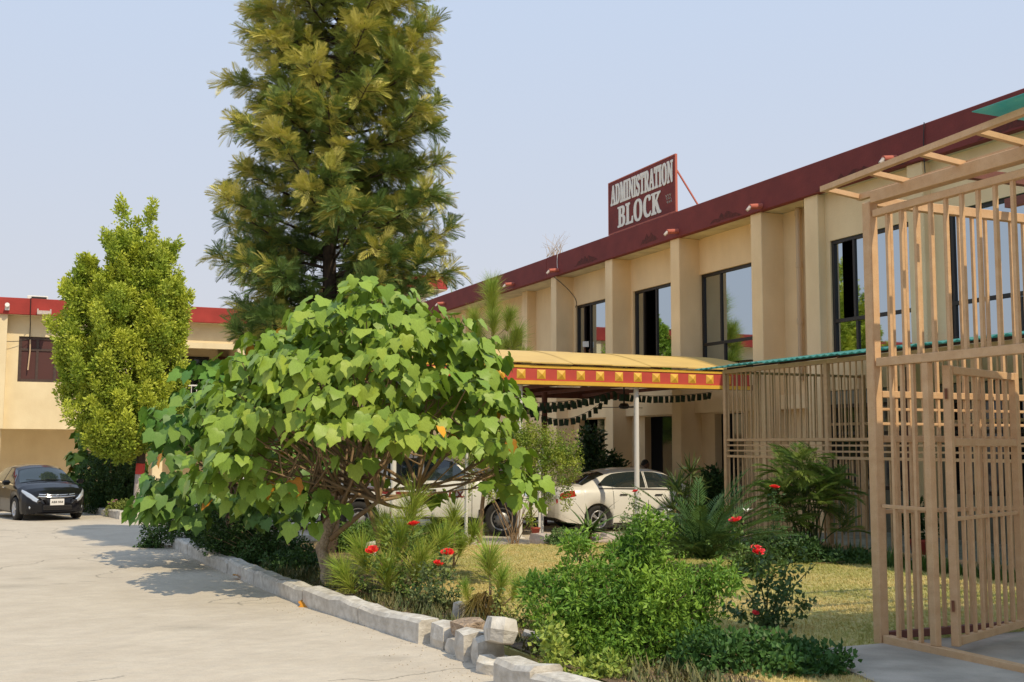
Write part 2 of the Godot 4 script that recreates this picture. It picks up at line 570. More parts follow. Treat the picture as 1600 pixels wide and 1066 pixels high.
# a window whose outer face is turned towards -u (left building)
func window_u(parent: Node3D, o: Vector3, w0: float, w1: float, u: float, y0: float, y1: float, bars_w: Array, bars_y: Array, pm: Material, fm: Material, t := 0.1) -> void:
	var s := st()
	ub(s, o, u, u + 0.09, w0, w0 + t, y0, y1)
	ub(s, o, u, u + 0.09, w1 - t, w1, y0, y1)
	ub(s, o, u, u + 0.09, w0 + t, w1 - t, y1 - t, y1)
	ub(s, o, u, u + 0.09, w0 + t, w1 - t, y0, y0 + t)
	var f := obj("window", s, fm, parent)
	for b in bars_w: upiece("mullion", fm, f, o, u + 0.01, u + 0.08, b - 0.05, b + 0.05, y0 + t, y1 - t)
	for b in bars_y: upiece("transom", fm, f, o, u + 0.004, u + 0.086, w0 + t, w1 - t, b - 0.05, b + 0.05)
	var ws := [w0 + t] + bars_w + [w1 - t]
	var ys := [y0 + t] + bars_y + [y1 - t]
	for i in ws.size() - 1:
		for j in ys.size() - 1:
			upiece("pane", pm, f, o, u + 0.045, u + 0.053, ws[i], ws[i + 1], ys[j], ys[j + 1])

func main_building() -> void:
	var o := Vector3(18, 14.9, -0.45)
	var b := frame_at("administration_building", "long two storey cream building with dark red roof band on the right", "building", o)
	var FAR := 50.5
	# roof band, roof, soffit
	var s := st()
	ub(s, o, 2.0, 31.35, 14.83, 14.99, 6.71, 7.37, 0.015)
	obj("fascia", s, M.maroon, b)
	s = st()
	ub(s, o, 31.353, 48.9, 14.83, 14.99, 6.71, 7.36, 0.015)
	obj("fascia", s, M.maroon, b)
	upiece("roof", M.slab, b, o, 2.0, FAR, 14.995, 24.0, 7.0, 7.2)
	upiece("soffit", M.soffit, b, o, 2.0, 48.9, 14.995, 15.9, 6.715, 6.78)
	upiece("back_wall", M.wall, b, o, 2.0, FAR, 23.8, 24.0, -0.5, 6.99)
	upiece("end_wall", M.wall, b, o, 2.0, 2.2, 15.3, 23.79, -0.5, 6.99)
	upiece("floor_slab", M.inside, b, o, 2.2, FAR, 15.72, 23.79, 2.62, 2.75)
	upiece("inner_wall", M.inside, b, o, 2.2, FAR, 18.6, 18.75, -0.5, 2.6)
	upiece("inner_wall", M.inside, b, o, 2.2, FAR, 19.2, 19.35, 2.76, 6.98)
	# columns: [near u, width, front w, back w]
	for c in [[15.38, 0.40, 14.9, 15.1], [18.34, 0.44, 14.9, 15.08], [20.28, 0.40, 14.9, 15.5], [23.70, 0.42, 14.9, 15.5], [27.20, 0.42, 14.9, 15.5], [30.80, 0.38, 14.9, 15.5], [34.13, 0.42, 15.42, 15.75], [39.9, 0.46, 15.42, 15.75], [45.2, 0.46, 15.42, 15.75], [11.4, 0.4, 14.9, 15.1], [7.4, 0.4, 14.9, 15.1]]:
		s = st()
		ub(s, o, c[0], c[0] + c[1], c[2], c[3] + 0.02, -0.6, 6.712, 0.012)
		obj("column", s, M.wall, b)
	# upper walls. Shallow part (near), w 15.08; deep part, w 15.5; far part, w 15.75
	var wall := func(u0: float, u1: float, w: float, y0: float, y1: float) -> void:
		upiece("wall", M.wall, b, o, u0, u1, w, w + 0.22, y0, y1)
	wall.call(2.2, 18.2, 15.08, 5.71, 6.713)          # lintel of the near part
	wall.call(2.2, 18.2, 15.08, 2.62, 3.3)
	wall.call(18.2, 18.76, 15.082, 2.62, 6.713)
	wall.call(15.1, 15.85, 15.083, 3.3, 5.71)
	wall.call(11.2, 11.9, 15.083, 3.3, 5.71)
	wall.call(2.2, 8.0, 15.083, 3.3, 5.71)
	upiece("wall", M.wall, b, o, 18.74, 18.82, 15.3, 15.72, 2.62, 6.713)
	wall.call(18.76, 20.7, 15.5, 2.62, 6.713)
	for p in [[20.7, 23.71], [24.12, 27.2], [27.62, 30.8]]:
		wall.call(p[0], p[1], 15.5, 5.80, 6.713)
		wall.call(p[0], p[1], 15.5, 2.62, 3.3)
	wall.call(23.71, 24.22, 15.503, 2.62, 6.713)
	wall.call(27.08, 27.72, 15.503, 2.62, 6.713)
	wall.call(30.66, 31.2, 15.503, 2.62, 6.713)
	upiece("wall", M.wall, b, o, 31.2, 31.35, 15.5, 15.95, 2.62, 6.713)
	wall.call(31.35, 34.4, 15.75, 2.62, 6.713)
	wall.call(34.4, 36.4, 15.75, 5.55, 6.713)
	wall.call(34.4, 36.4, 15.75, 2.62, 4.3)
	wall.call(36.4, FAR, 15.753, 2.62, 6.713)
	# windows
	window(b, o, 20.75, 23.70, 15.56, 3.3, 5.80, [[22.89, 4.06, 5.73], [22.75, 3.37, 3.99]], [4.02], [[20.82, 22.89, 4.05, 5.73, "glass"], [22.89, 23.63, 4.05, 5.73, "glass"], [20.82, 22.75, 3.37, 3.99, "glass"], [22.75, 23.63, 3.37, 3.99, "glass"]], M.dark)
	window(b, o, 24.22, 27.08, 15.56, 3.3, 5.80, [[25.95, 3.37, 5.73], [26.62, 3.37, 5.73]], [], [[24.29, 25.95, 3.37, 5.73, "glass"], [26.62, 27.01, 3.37, 5.73, "glass"]], M.dark, "window with a sliding pane left half open")
	window(b, o, 27.72, 30.66, 15.56, 3.3, 5.80, [[29.80, 3.37, 5.73], [30.2, 3.37, 5.73]], [], [[27.79, 29.80, 3.37, 5.73, "glass"], [30.2, 30.59, 3.37, 5.73, "glass"]], M.dark, "window with an open gap where a person stands")
	window(b, o, 15.85, 18.2, 15.12, 3.3, 5.71, [[17.55, 4.08, 5.64], [16.2, 4.08, 5.64], [17.5, 3.37, 3.99], [16.2, 3.37, 3.99]], [4.04], [[15.92, 16.2, 4.08, 5.64, "glass"], [16.2, 17.55, 4.08, 5.64, "glass"], [17.92, 18.13, 4.08, 5.64, "glass"], [15.92, 16.2, 3.37, 4.0, "glass"], [16.2, 17.5, 3.37, 4.0, "glass"], [17.5, 18.13, 3.37, 4.0, "glass"]], M.dark)
	window(b, o, 11.9, 15.1, 15.12, 3.3, 5.71, [[14.95, 3.37, 5.64], [13.3, 4.08, 5.64], [13.5, 3.37, 3.99]], [4.04], [[11.97, 13.3, 4.08, 5.64, "glass"], [13.3, 14.92, 4.08, 5.64, "glass"], [11.97, 13.5, 3.37, 4.0, "glass"], [13.5, 14.92, 3.37, 4.0, "glass"]], M.dark)
	window(b, o, 8.0, 11.2, 15.12, 3.3, 5.71, [[9.6, 3.37, 5.64]], [4.04], [[8.07, 9.6, 3.37, 5.64, "glass"], [9.6, 11.13, 3.37, 5.64, "glass"]], M.dark)
	window(b, o, 34.4, 36.4, 15.83, 4.3, 5.55, [[35.4, 4.37, 5.48]], [], [[34.47, 35.4, 4.37, 5.48, "darkglass"], [35.4, 36.33, 4.37, 5.48, "darkglass"]], M.brown)
	# ground floor walls with openings
	for p in [[20.7, 21.85, -0.6, 2.6], [23.12, 25.1, -0.6, 2.6], [26.5, 28.8, -0.6, 2.6], [30.45, 48, -0.6, 2.6]]:
		upiece("wall", M.wall, b, o, p[0], p[1], 15.503, 15.7, p[2], p[3])
	for p in [[21.85, 23.12], [25.1, 26.5], [28.8, 30.45]]:
		upiece("lintel", M.wall, b, o, p[0], p[1], 15.508, 15.69, 2.27, 2.6)
		s = st()
		ub(s, o, p[0] + 0.02, p[0] + 0.66, 15.62, 15.66, -0.5, 2.25)
		for k in 9: ub(s, o, p[0] + 0.06, p[0] + 0.62, 15.60, 15.63, -0.3 + k * 0.28, -0.12 + k * 0.28)
		obj("door", s, M.darkglass, b)
	upiece("beam", M.wall, b, o, 18.8, 31.0, 15.3, 15.499, 2.3, 2.62)
	upiece("wall", M.wall, b, o, 18.76, 20.69, 15.505, 15.7, -0.6, 2.6)
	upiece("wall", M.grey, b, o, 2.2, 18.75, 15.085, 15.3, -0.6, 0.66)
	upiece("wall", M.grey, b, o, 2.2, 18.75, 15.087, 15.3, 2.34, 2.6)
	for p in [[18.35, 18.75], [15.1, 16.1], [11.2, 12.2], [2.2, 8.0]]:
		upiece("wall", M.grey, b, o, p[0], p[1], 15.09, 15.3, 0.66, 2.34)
	for p in [[16.1, 18.35], [12.2, 15.1], [8.0, 11.2]]:
		var mid: float = (p[0] + p[1]) * 0.5
		window(b, o, p[0], p[1], 15.13, 0.66, 2.34, [[mid, 0.73, 2.27]], [1.75], [[p[0] + 0.07, mid, 0.73, 2.27, "darkglass"], [mid, p[1] - 0.07, 0.73, 2.27, "darkglass"]], M.dark)
	# rain spouts through the roof band
	for q in [[40.64, 7.0], [33.92, 6.87], [30.51, 6.85], [23.64, 6.85], [20.16, 6.80], [15.96, 6.88]]:
		s = st()
		tube(s, [L(o, q[0], 14.9, q[1] + 0.02), L(o, q[0], 14.52, q[1] - 0.03)], [0.065, 0.06], 10)
		var p := obj("rain_spout", s, M.tile, b)
		s = st()
		tube(s, [L(o, q[0], 14.53, q[1] - 0.035), L(o, q[0] + 0.01, 14.45, q[1] - 0.12)], [0.045, 0.035], 6)
		obj("spout_lip", s, M.limewash, p)
	s = st()
	tube(s, [L(o, 19.62, 15.40, 6.7), L(o, 19.62, 15.40, 2.9)], 0.06, 10)
	for y in [6.6, 5.45, 4.2, 3.2]: tube(s, [L(o, 19.62, 15.40, y - 0.06), L(o, 19.62, 15.40, y + 0.06)], 0.072, 10)
	obj("downpipe", s, M.pipe, b)
	# peeled and soaked patches on the roof band
	for pd in [[15.6, 2.7, 6.73, 0.27, 3], [20.9, 1.3, 6.76, 0.2, 4], [27.9, 1.5, 6.78, 0.25, 5], [24.6, 0.9, 6.8, 0.3, 6], [12.4, 1.6, 6.74, 0.2, 7]]:
		var pr := RandomNumberGenerator.new()
		pr.seed = pd[4]
		s = st()
		var np := int(pd[1] / 0.11)
		var prev := []
		for i in np + 1:
			var uu: float = pd[0] + pd[1] * i / np
			var hh: float = pd[3] * sin(PI * i / np) * pr.randf_range(0.45, 1.0) + 0.01
			var lo_: float = pd[2] - 0.015 + pr.randf_range(0.0, 0.05) * (1.0 - pd[3])
			var now := [L(o, uu, 14.8275, lo_), L(o, uu, 14.8275, lo_ + hh)]
			if prev.size(): face(s, [prev[0], now[0], now[1], prev[1]], Vector3.LEFT)
			prev = now
		obj("peeled_patch", s, M.peel, b)
	# loose cables
	s = st()
	tube(s, bend(L(o, 30.75, 14.8, 6.68), L(o, 29.8, 15.3, 5.9), L(o, 30.6, 15.47, 5.75), 8), 0.012, 4)
	obj("cable", s, M.wire, b)
	s = st()
	tube(s, bend(L(o, 15.2, 14.81, 7.38), L(o, 15.25, 14.80, 6.9), L(o, 15.2, 14.81, 6.2), 6), 0.012, 4)
	obj("cable", s, M.wire, b)
	s = st()
	tube(s, bend(L(o, 12.9, 14.9, 7.39), L(o, 12.5, 14.75, 7.3), L(o, 12.0, 14.81, 7.0), 6), 0.014, 4)
	obj("cable", s, M.wire, b)
	s = st()
	tube(s, bend(L(o, 30.5, 14.81, 7.38), L(o, 30.55, 14.80, 7.1), L(o, 30.5, 14.81, 6.9), 5), 0.012, 4)
	obj("cable", s, M.white, b)

func left_building() -> void:
	var o := Vector3(49.3, 3.0, -0.75)
	var b := frame_at("cream_building", "cream building with bright red roof band beyond the driveway on the left", "building", o)
	var wl := -22.0
	upiece("fascia", M.red, b, o, 48.97, 49.13, wl, 14.8, 6.71, 7.38, 0.015)
	upiece("roof", M.slab, b, o, 49.135, 60.0, wl, 15.6, 7.0, 7.2)
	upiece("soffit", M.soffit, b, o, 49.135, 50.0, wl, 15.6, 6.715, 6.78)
	upiece("wall", M.cream, b, o, 59.8, 60.0, wl, 15.6, -1.0, 6.99)
	upiece("wall", M.cream, b, o, 49.8, 60.0, wl, wl + 0.2, -1.0, 6.99)
	# upper front wall, from 2.1 up, split round the window
	var pc := func(w0: float, w1: float, u: float, y0: float, y1: float) -> void:
		upiece("wall", M.cream, b, o, u, u + 0.2, w0, w1, y0, y1)
	pc.call(wl, -0.38, 49.6, 2.1, 6.713)
	pc.call(-0.38, 1.72, 49.6, 2.1, 4.02)
	pc.call(-0.38, 1.72, 49.6, 5.88, 6.713)
	pc.call(1.72, 5.3, 49.6, 2.1, 6.713)
	pc.call(5.3, 8.45, 49.6, 5.70, 6.713)          # beam over the recessed balcony
	upiece("beam", M.cream, b, o, 49.25, 49.595, 5.3, 8.45, 5.62, 5.86)
	pc.call(5.3, 8.45, 49.6, 2.1, 2.9)
	pc.call(8.45, 15.6, 49.6, 2.1, 6.713)
	upiece("column", M.cream, b, o, 49.12, 49.595, -3.0, -0.83, 2.1, 6.712)
	upiece("column", M.cream, b, o, 49.12, 49.595, 8.35, 8.80, -0.9, 6.712)
	upiece("column", M.cream, b, o, 49.12, 49.595, 4.95, 5.32, -0.9, 6.712)
	upiece("column", M.cream, b, o, 49.12, 49.595, -9.4, -8.9, 2.1, 6.712)
	upiece("overhang", M.cream, b, o, 49.8, 52.4, wl, 15.6, 2.1, 2.3)
	upiece("wall", M.cream, b, o, 52.4, 52.6, wl, 15.6, -1.0, 2.6)          # ground floor, set back
	upiece("column", M.cream, b, o, 49.6, 50.05, -1.3, -0.9, -1.0, 2.09)
	upiece("column", M.cream, b, o, 49.6, 50.05, 5.0, 5.4, -1.0, 2.09)
	upiece("inner_wall", M.cream, b, o, 52.41, 52.6, wl, 15.6, 2.61, 6.9)
	upiece("balcony_ceiling", M.cream, b, o, 49.81, 52.4, 5.3, 8.45, 5.88, 5.95)
	upiece("balcony_floor", M.slab, b, o, 49.61, 52.4, 5.3, 8.45, 2.31, 2.9)
	upiece("side_wall", M.cream, b, o, 49.81, 52.4, 5.18, 5.29, 2.9, 6.7)
	upiece("side_wall", M.cream, b, o, 49.81, 52.4, 8.46, 8.58, 2.9, 6.7)
	window_u(b, o, -0.38, 1.72, 49.68, 4.02, 5.88, [0.33, 1.02], [5.35], M.shutter, M.brown, 0.12)
	window_u(b, o, 5.32, 7.55, 51.9, 2.95, 5.45, [6.05, 6.85], [4.75], M.darkglass, M.dark, 0.12)
	upiece("wall", M.cream, b, o, 51.95, 52.3, 7.55, 7.95, 2.95, 5.87)
	upiece("wall", M.cream, b, o, 51.95, 52.3, 5.32, 7.55, 5.46, 5.87)
	upiece("door", M.shutter, b, o, 52.0, 52.06, 7.98, 8.44, 2.95, 5.5)
	var s := st()
	for k in 14: ub(s, o, 49.66, 49.69, 5.4 + k * 0.22, 5.43 + k * 0.22, 2.9, 4.0)
	ub(s, o, 49.65, 49.70, 5.32, 8.34, 4.0, 4.06)
	obj("balcony_railing", s, M.white, b)
	# water outlets, wire and pipe
	s = st()
	ub(s, o, 48.55, 48.96, 0.25, 0.78, 6.72, 6.86)
	ub(s, o, 48.55, 48.9, 0.25, 0.30, 6.86, 6.93)
	ub(s, o, 48.55, 48.9, 0.73, 0.78, 6.86, 6.93)
	obj("gutter_outlet", s, M.limewash, b)
	s = st()
	tube(s, [L(o, 48.9, -0.86, 6.85), L(o, 48.9, -0.86, 7.0), L(o, 48.7, -0.86, 7.05)], 0.09, 8)
	obj("pipe_cap", s, M.white, b)
	s = st()
	tube(s, [L(o, 48.93, 0.0, 7.4), L(o, 48.93, 0.0, 6.7), L(o, 49.5, 0.02, 6.4), L(o, 49.55, 0.02, 5.8)], 0.018, 4)
	obj("cable", s, M.wire, b)
	s = st()
	tube(s, bend(L(o, 49.55, 0.02, 5.8), L(o, 49.3, -0.7, 5.4), L(o, 49.1, -2.4, 5.9), 8), 0.014, 4)
	obj("cable", s, M.wire, b)
	s = st()
	tube(s, [L(o, 49.55, 0.04, 5.75), L(o, 49.55, 0.05, 5.3), L(o, 49.56, 0.0, 4.5)], 0.03, 6)
	obj("drain_hose", s, M.pipe, b)
	# box on the roof and stair tower behind
	var t := frame_at("roof_box", "small white box unit standing on the red edged roof", "roof unit", Vector3(50.2, 0.3, 7.2))
	var ot := Vector3(50.2, 0.3, 7.2)
	upiece("casing", M.white, t, ot, 49.9, 50.6, -0.15, 0.66, 7.2, 7.62, 0.02)
	upiece("grille", M.dark, t, ot, 49.885, 49.899, 0.02, 0.6, 7.3, 7.57)
	var o2 := Vector3(47.5, 16.6, 7.2)
	var tw := frame_at("stair_tower", "small cream roof tower with red band above the building corner", "building", o2)
	upiece("wall", M.cream, tw, o2, 47.4, 51.5, 13.2, 16.1, 7.0, 8.38)
	upiece("parapet", M.red, tw, o2, 46.5, 52.0, 12.6, 17.1, 8.42, 9.0, 0.02)
	upiece("soffit", M.soffit, tw, o2, 46.52, 51.98, 12.62, 17.08, 8.382, 8.418)
	s = st()
	for k in 9: box(s, Transform3D(Basis(dirv(), rr(0, 3)), L(o2, 46.9 + rr(-0.3, 0.3), 15.6 + rr(-0.7, 0.7), 7.5 + rr(-0.2, 0.3))), Vector3(rr(0.2, 0.6), 0.12, rr(0.2, 0.5)))
	tag(obj("rubble_heap", s, M.slab, tw), "", "", "", "stuff")

func canopy() -> void:
	var o := Vector3(20.5, 9.5, -0.35)
	var c := frame_at("carport_canopy", "yellow vaulted carport canopy with red and yellow front band", "canopy", o)
	var w0 := 5.6
	var w1 := 14.8
	var u0 := 20.35
	var u1 := 26.2
	# vaulted roof, a thin curved shell made of sheets
	var n := 14
	var prof := []
	for i in n + 1:
		var t := float(i) / n
		prof.append(Vector2(lerpf(u0 - 0.01, u1, t), 3.16 + 0.50 * sin(PI * clampf(t * 0.97 + 0.03, 0, 1)) - 0.04))
	var wk := w0
	var k := 0
	while wk < w1 - 0.01:
		var we := minf(wk + 0.92, w1)
		var s := st()
		var lift := rr(0.0, 0.006) + (k % 2) * 0.006
		for i in n:
			var q := []
			for e in [[i, wk], [i, we + 0.02], [i + 1, we + 0.02], [i + 1, wk]]:
				q.append(L(o, prof[e[0]].x, e[1], prof[e[0]].y + lift))
			s.set_smooth_group(0)
			face(s, q, Vector3.UP)
			face(s, [q[0] + Vector3(0, -0.025, 0), q[1] + Vector3(0, -0.025, 0), q[2] + Vector3(0, -0.025, 0), q[3] + Vector3(0, -0.025, 0)], Vector3.DOWN)
		s.set_smooth_group(-1)
		var a := L(o, prof[0].x, wk, prof[0].y + lift)
		var b := L(o, prof[0].x, we + 0.02, prof[0].y + lift)
		face(s, [a, b, b + Vector3(0, -0.025, 0), a + Vector3(0, -0.025, 0)], Vector3(0, 0, 1))
		obj("roof_sheet", s, M.yellow, c)
		wk = we
		k += 1
	# front band
	upiece("band", M.redpaint, c, o, 20.40, 20.52, w0 + 0.1, w1 - 0.2, 2.80, 3.05)
	upiece("lower_trim", M.yellowpaint, c, o, 20.37, 20.53, w0 + 0.1, w1 - 0.2, 2.72, 2.797)
	upiece("upper_trim", M.yellowpaint, c, o, 20.385, 20.53, w0 + 0.1, w1 - 0.2, 3.053, 3.11)
	var q := w0 + 0.35
	while q < w1 - 0.4:
		var s := st()
		var h := 0.095
		var apex := L(o, 20.355, q, 2.925)
		var cs := [L(o, 20.397, q - h, 2.925 - h), L(o, 20.397, q + h, 2.925 - h), L(o, 20.397, q + h, 2.925 + h), L(o, 20.397, q - h, 2.925 + h)]
		for i in 4: face(s, [cs[i], cs[(i + 1) % 4], apex], (cs[i] + cs[(i + 1) % 4]) * 0.5 - L(o, 20.6, q, 2.925))
		obj("stud", s, M.yellowpaint, c)
		q += 0.448
	# frame: beams, rafters, posts
	upiece("beam", M.brownsteel, c, o, 20.56, 20.66, w0, w1, 2.72, 2.84)
	upiece("beam", M.brownsteel, c, o, u1 - 0.1, u1, w0, w1, 2.72, 3.0)
	q = w0 + 0.3
	while q < w1:
		var s := st()
		bar(s, L(o, 20.6, q, 2.80), L(o, u1, q, 2.80), 0.05, 0.08)
		bar(s, L(o, 20.6, q, 2.85), L(o, 23.0, q, 3.45), 0.04, 0.06)
		bar(s, L(o, 23.0, q, 3.45), L(o, u1, q, 3.0), 0.04, 0.06)
		obj("rafter", s, M.brownsteel, c)
		q += 1.5
	for p in [[20.6, 11.85, 0.055], [20.6, 9.15, 0.055], [20.6, 6.5, 0.055], [24.5, 11.54, 0.07], [25.9, 8.0, 0.07]]:
		var s := st()
		var y := lie(B(p[0], p[1]).z) - 0.02
		tube(s, [L(o, p[0], p[1], y), L(o, p[0], p[1], 2.78)], p[2], 14)
		tube(s, [L(o, p[0], p[1], y), L(o, p[0], p[1], y + 0.04)], p[2] * 2.0, 14)
		obj("post", s, M.white if p[0] < 22 else M.brownsteel, c)
	# bunting hung under it
	for f in [[[21.7, 8.6, 2.55], [21.7, 12.0, 2.72], 0.22, "longest string of small dark green flags under the yellow canopy front"], [[22.2, 8.4, 2.40], [22.2, 12.0, 2.66], 0.2, "second string of dark green flags just below the first string"], [[22.8, 9.9, 2.62], [22.8, 12.4, 2.66], 0.55, "deeply sagging garland of dark flags left of the white post"], [[21.9, 12.0, 2.66], [22.0, 14.7, 2.75], 0.08, "string of dark flags running right from the white post"]]:
		var a := Vector3(f[0][0], f[0][1], f[0][2])
		var e := Vector3(f[1][0], f[1][1], f[1][2])
		var base := (a + e) * 0.5
		var bo := Vector3(base.x, base.y, base.z - f[2])
		var t := frame_at("flag_string", f[3], "bunting", bo, "strings of flags under the canopy")
		var pts := []
		for i in 25:
			var x := i / 24.0
			var v := a.lerp(e, x)
			pts.append(L(bo, v.x, v.y, v.z - f[2] * 4.0 * x * (1.0 - x)))
		var s := st()
		tube(s, pts, 0.006, 4)
		obj("string", s, M.wire, t)
		var nf := int(a.distance_to(e) / 0.145)
		var fs := st()
		var fw := st()
		for i in nf:
			var x := (i + 0.5) / nf * 24.0
			var v: Vector3 = pts[int(x)].lerp(pts[mini(int(x) + 1, 24)], x - int(x))
			var tilt := Transform3D(Basis.from_euler(Vector3(rr(-0.3, 0.3), rr(-0.4, 0.4), rr(-0.15, 0.15))), v)
			box(fs, tilt * at(0, -0.085, 0), Vector3(0.11, 0.15, 0.003))
			box(fw, tilt * at(-0.035, -0.085, 0.003), Vector3(0.022, 0.14, 0.003))
		obj("flags", fs, plain(lin(0.010, 0.04, 0.018), 0.7), t).set_meta("kind", "stuff")
		obj("flag_stripes", fw, M.inside, t).set_meta("kind", "stuff")
	var fan := frame_at("ceiling_fan", "dark ceiling fan hanging under the canopy right of the white post", "fan", Vector3(23.0, 12.9, 2.3))
	var fo := Vector3(23.0, 12.9, 2.3)
	var s2 := st()
	tube(s2, [L(fo, 23, 12.9, 3.4), L(fo, 23, 12.9, 2.42)], 0.02, 6)
	obj("rod", s2, M.dark, fan)
	s2 = st()
	lathe(s2, at(0, 0.05, 0), [[0.0, 0.0], [0.1, 0.01], [0.13, 0.06], [0.09, 0.13], [0.0, 0.14]], 12)
	obj("motor", s2, M.dark, fan)
	for i in 3:
		s2 = st()
		box(s2, Transform3D(Basis(Vector3.UP, TAU * i / 3 + 0.4), Vector3(0, 0.09, 0)) * at(0.38, 0, 0), Vector3(0.52, 0.012, 0.12))
		obj("blade", s2, M.dark, fan)

func verandah() -> void:
	# barred enclosure along the front of the building
	var o := Vector3(14.0, 11.66, -0.25)
	var c := frame_at("barred_verandah", "tan steel bar enclosure along the building front under green roof sheets", "enclosure", o)
	var us := [17.02, 14.22, 11.2, 8.2, 7.4]
	upiece("plinth", M.slab, c, o, 7.3, 17.1, 11.55, 11.9, -0.5, -0.10)
	upiece("floor", M.slab, c, o, 7.3, 17.1, 11.905, 15.05, -0.5, -0.13)
	for u in us: upiece("post", M.steel, c, o, u - 0.04, u + 0.04, 11.62, 11.70, -0.098, 2.87, 0.006)
	upiece("top_rail", M.steel, c, o, 7.4, 17.0, 11.625, 11.695, 2.80, 2.868)
	for y in [1.60, 1.31]: upiece("rail", M.steel, c, o, 7.4, 17.0, 11.635, 11.685, y - 0.022, y + 0.022)
	for y in [1.505, 1.41]: upiece("rail", M.steel, c, o, 7.4, 17.0, 11.645, 11.675, y - 0.014, y + 0.014)
	upiece("rail", M.steel, c, o, 7.4, 17.0, 11.63, 11.69, -0.085, -0.03)
	var bm := BoxMesh.new()
	bm.size = Vector3(0.021, 1.19, 0.021)
	var bl := BoxMesh.new()
	bl.size = Vector3(0.021, 1.318, 0.021)
	var u := 7.55
	while u < 16.95:
		var skip := false
		for p in us:
			if absf(u - p) < 0.06: skip = true
		if not skip:
			obj("bar", bm, M.steel, c, Transform3D(Basis(), L(o, u, 11.66, 2.215)))
			obj("bar", bl, M.steel, c, Transform3D(Basis(), L(o, u, 11.66, 0.629)))
		u += 0.136
	# end face across to the wall
	upiece("post", M.steel, c, o, 16.97, 17.07, 14.75, 14.85, -0.098, 2.87, 0.006)
	for y in [2.83, 1.60, 0.55, -0.06]: upiece("rail", M.steel, c, o, 17.0, 17.04, 11.73, 14.74, y - 0.022, y + 0.022)
	var bt := BoxMesh.new()
	bt.size = Vector3(0.02, 2.86, 0.02)
	var w := 11.9
	while w < 14.7:
		obj("bar", bt, M.steel, c, Transform3D(Basis(), L(o, 17.02, w, 1.385)))
		w += 0.16
	# inner partition frame
	upiece("inner_post", M.brownsteel, c, o, 14.9, 15.0, 14.0, 14.1, -0.12, 2.87)
	upiece("inner_rail", M.steel, c, o, 11.2, 17.0, 14.02, 14.08, 1.88, 1.93)
	# roof sheets of green fibreglass, ragged front edge
	var ro := Vector3(14.0, 13.0, 2.95)
	var r := frame_at("verandah_roof", "thin green corrugated fibreglass roof over the barred enclosure", "roof", ro)
	var ue := 17.62
	var k := 0
	while ue > 7.5:
		var un := ue - 0.98
		var s := st()
		var fw := 11.42 + rr(-0.03, 0.03)
		var lift := (k % 2) * 0.012 + rr(0, 0.01)
		var cols := []
		for i in 25:
			var uu := lerpf(ue + 0.03, un, i / 24.0)
			cols.append([uu, 0.012 * sin(i * PI / 2.0)])
		s.set_smooth_group(0)
		for i in 24:
			var q := []
			for e in [[0, 0], [1, 0], [1, 1], [0, 1]]:
				var cc: Array = cols[i + e[0]]
				q.append(L(ro, cc[0], 14.82 if e[1] else fw, (3.34 if e[1] else 2.905) + cc[1] + lift))
			face(s, q, Vector3.UP)
			face(s, [q[0] + Vector3(0, -0.012, 0), q[1] + Vector3(0, -0.012, 0), q[2] + Vector3(0, -0.012, 0), q[3] + Vector3(0, -0.012, 0)], Vector3.DOWN)
			s.set_smooth_group(-1)
			face(s, [q[0], q[1], q[1] + Vector3(0, -0.012, 0), q[0] + Vector3(0, -0.012, 0)], Vector3(-1, 0, 0))
			s.set_smooth_group(0)
		obj("roof_sheet", s, M.teal, r)
		ue = un
		k += 1
	for uu in [16.9, 15.4, 13.9, 12.4, 10.9, 9.4]:
		var s := st()
		bar(s, L(ro, uu, 11.62, 2.885), L(ro, uu, 14.8, 3.29), 0.04, 0.035)
		obj("rafter", s, M.brownsteel, r)

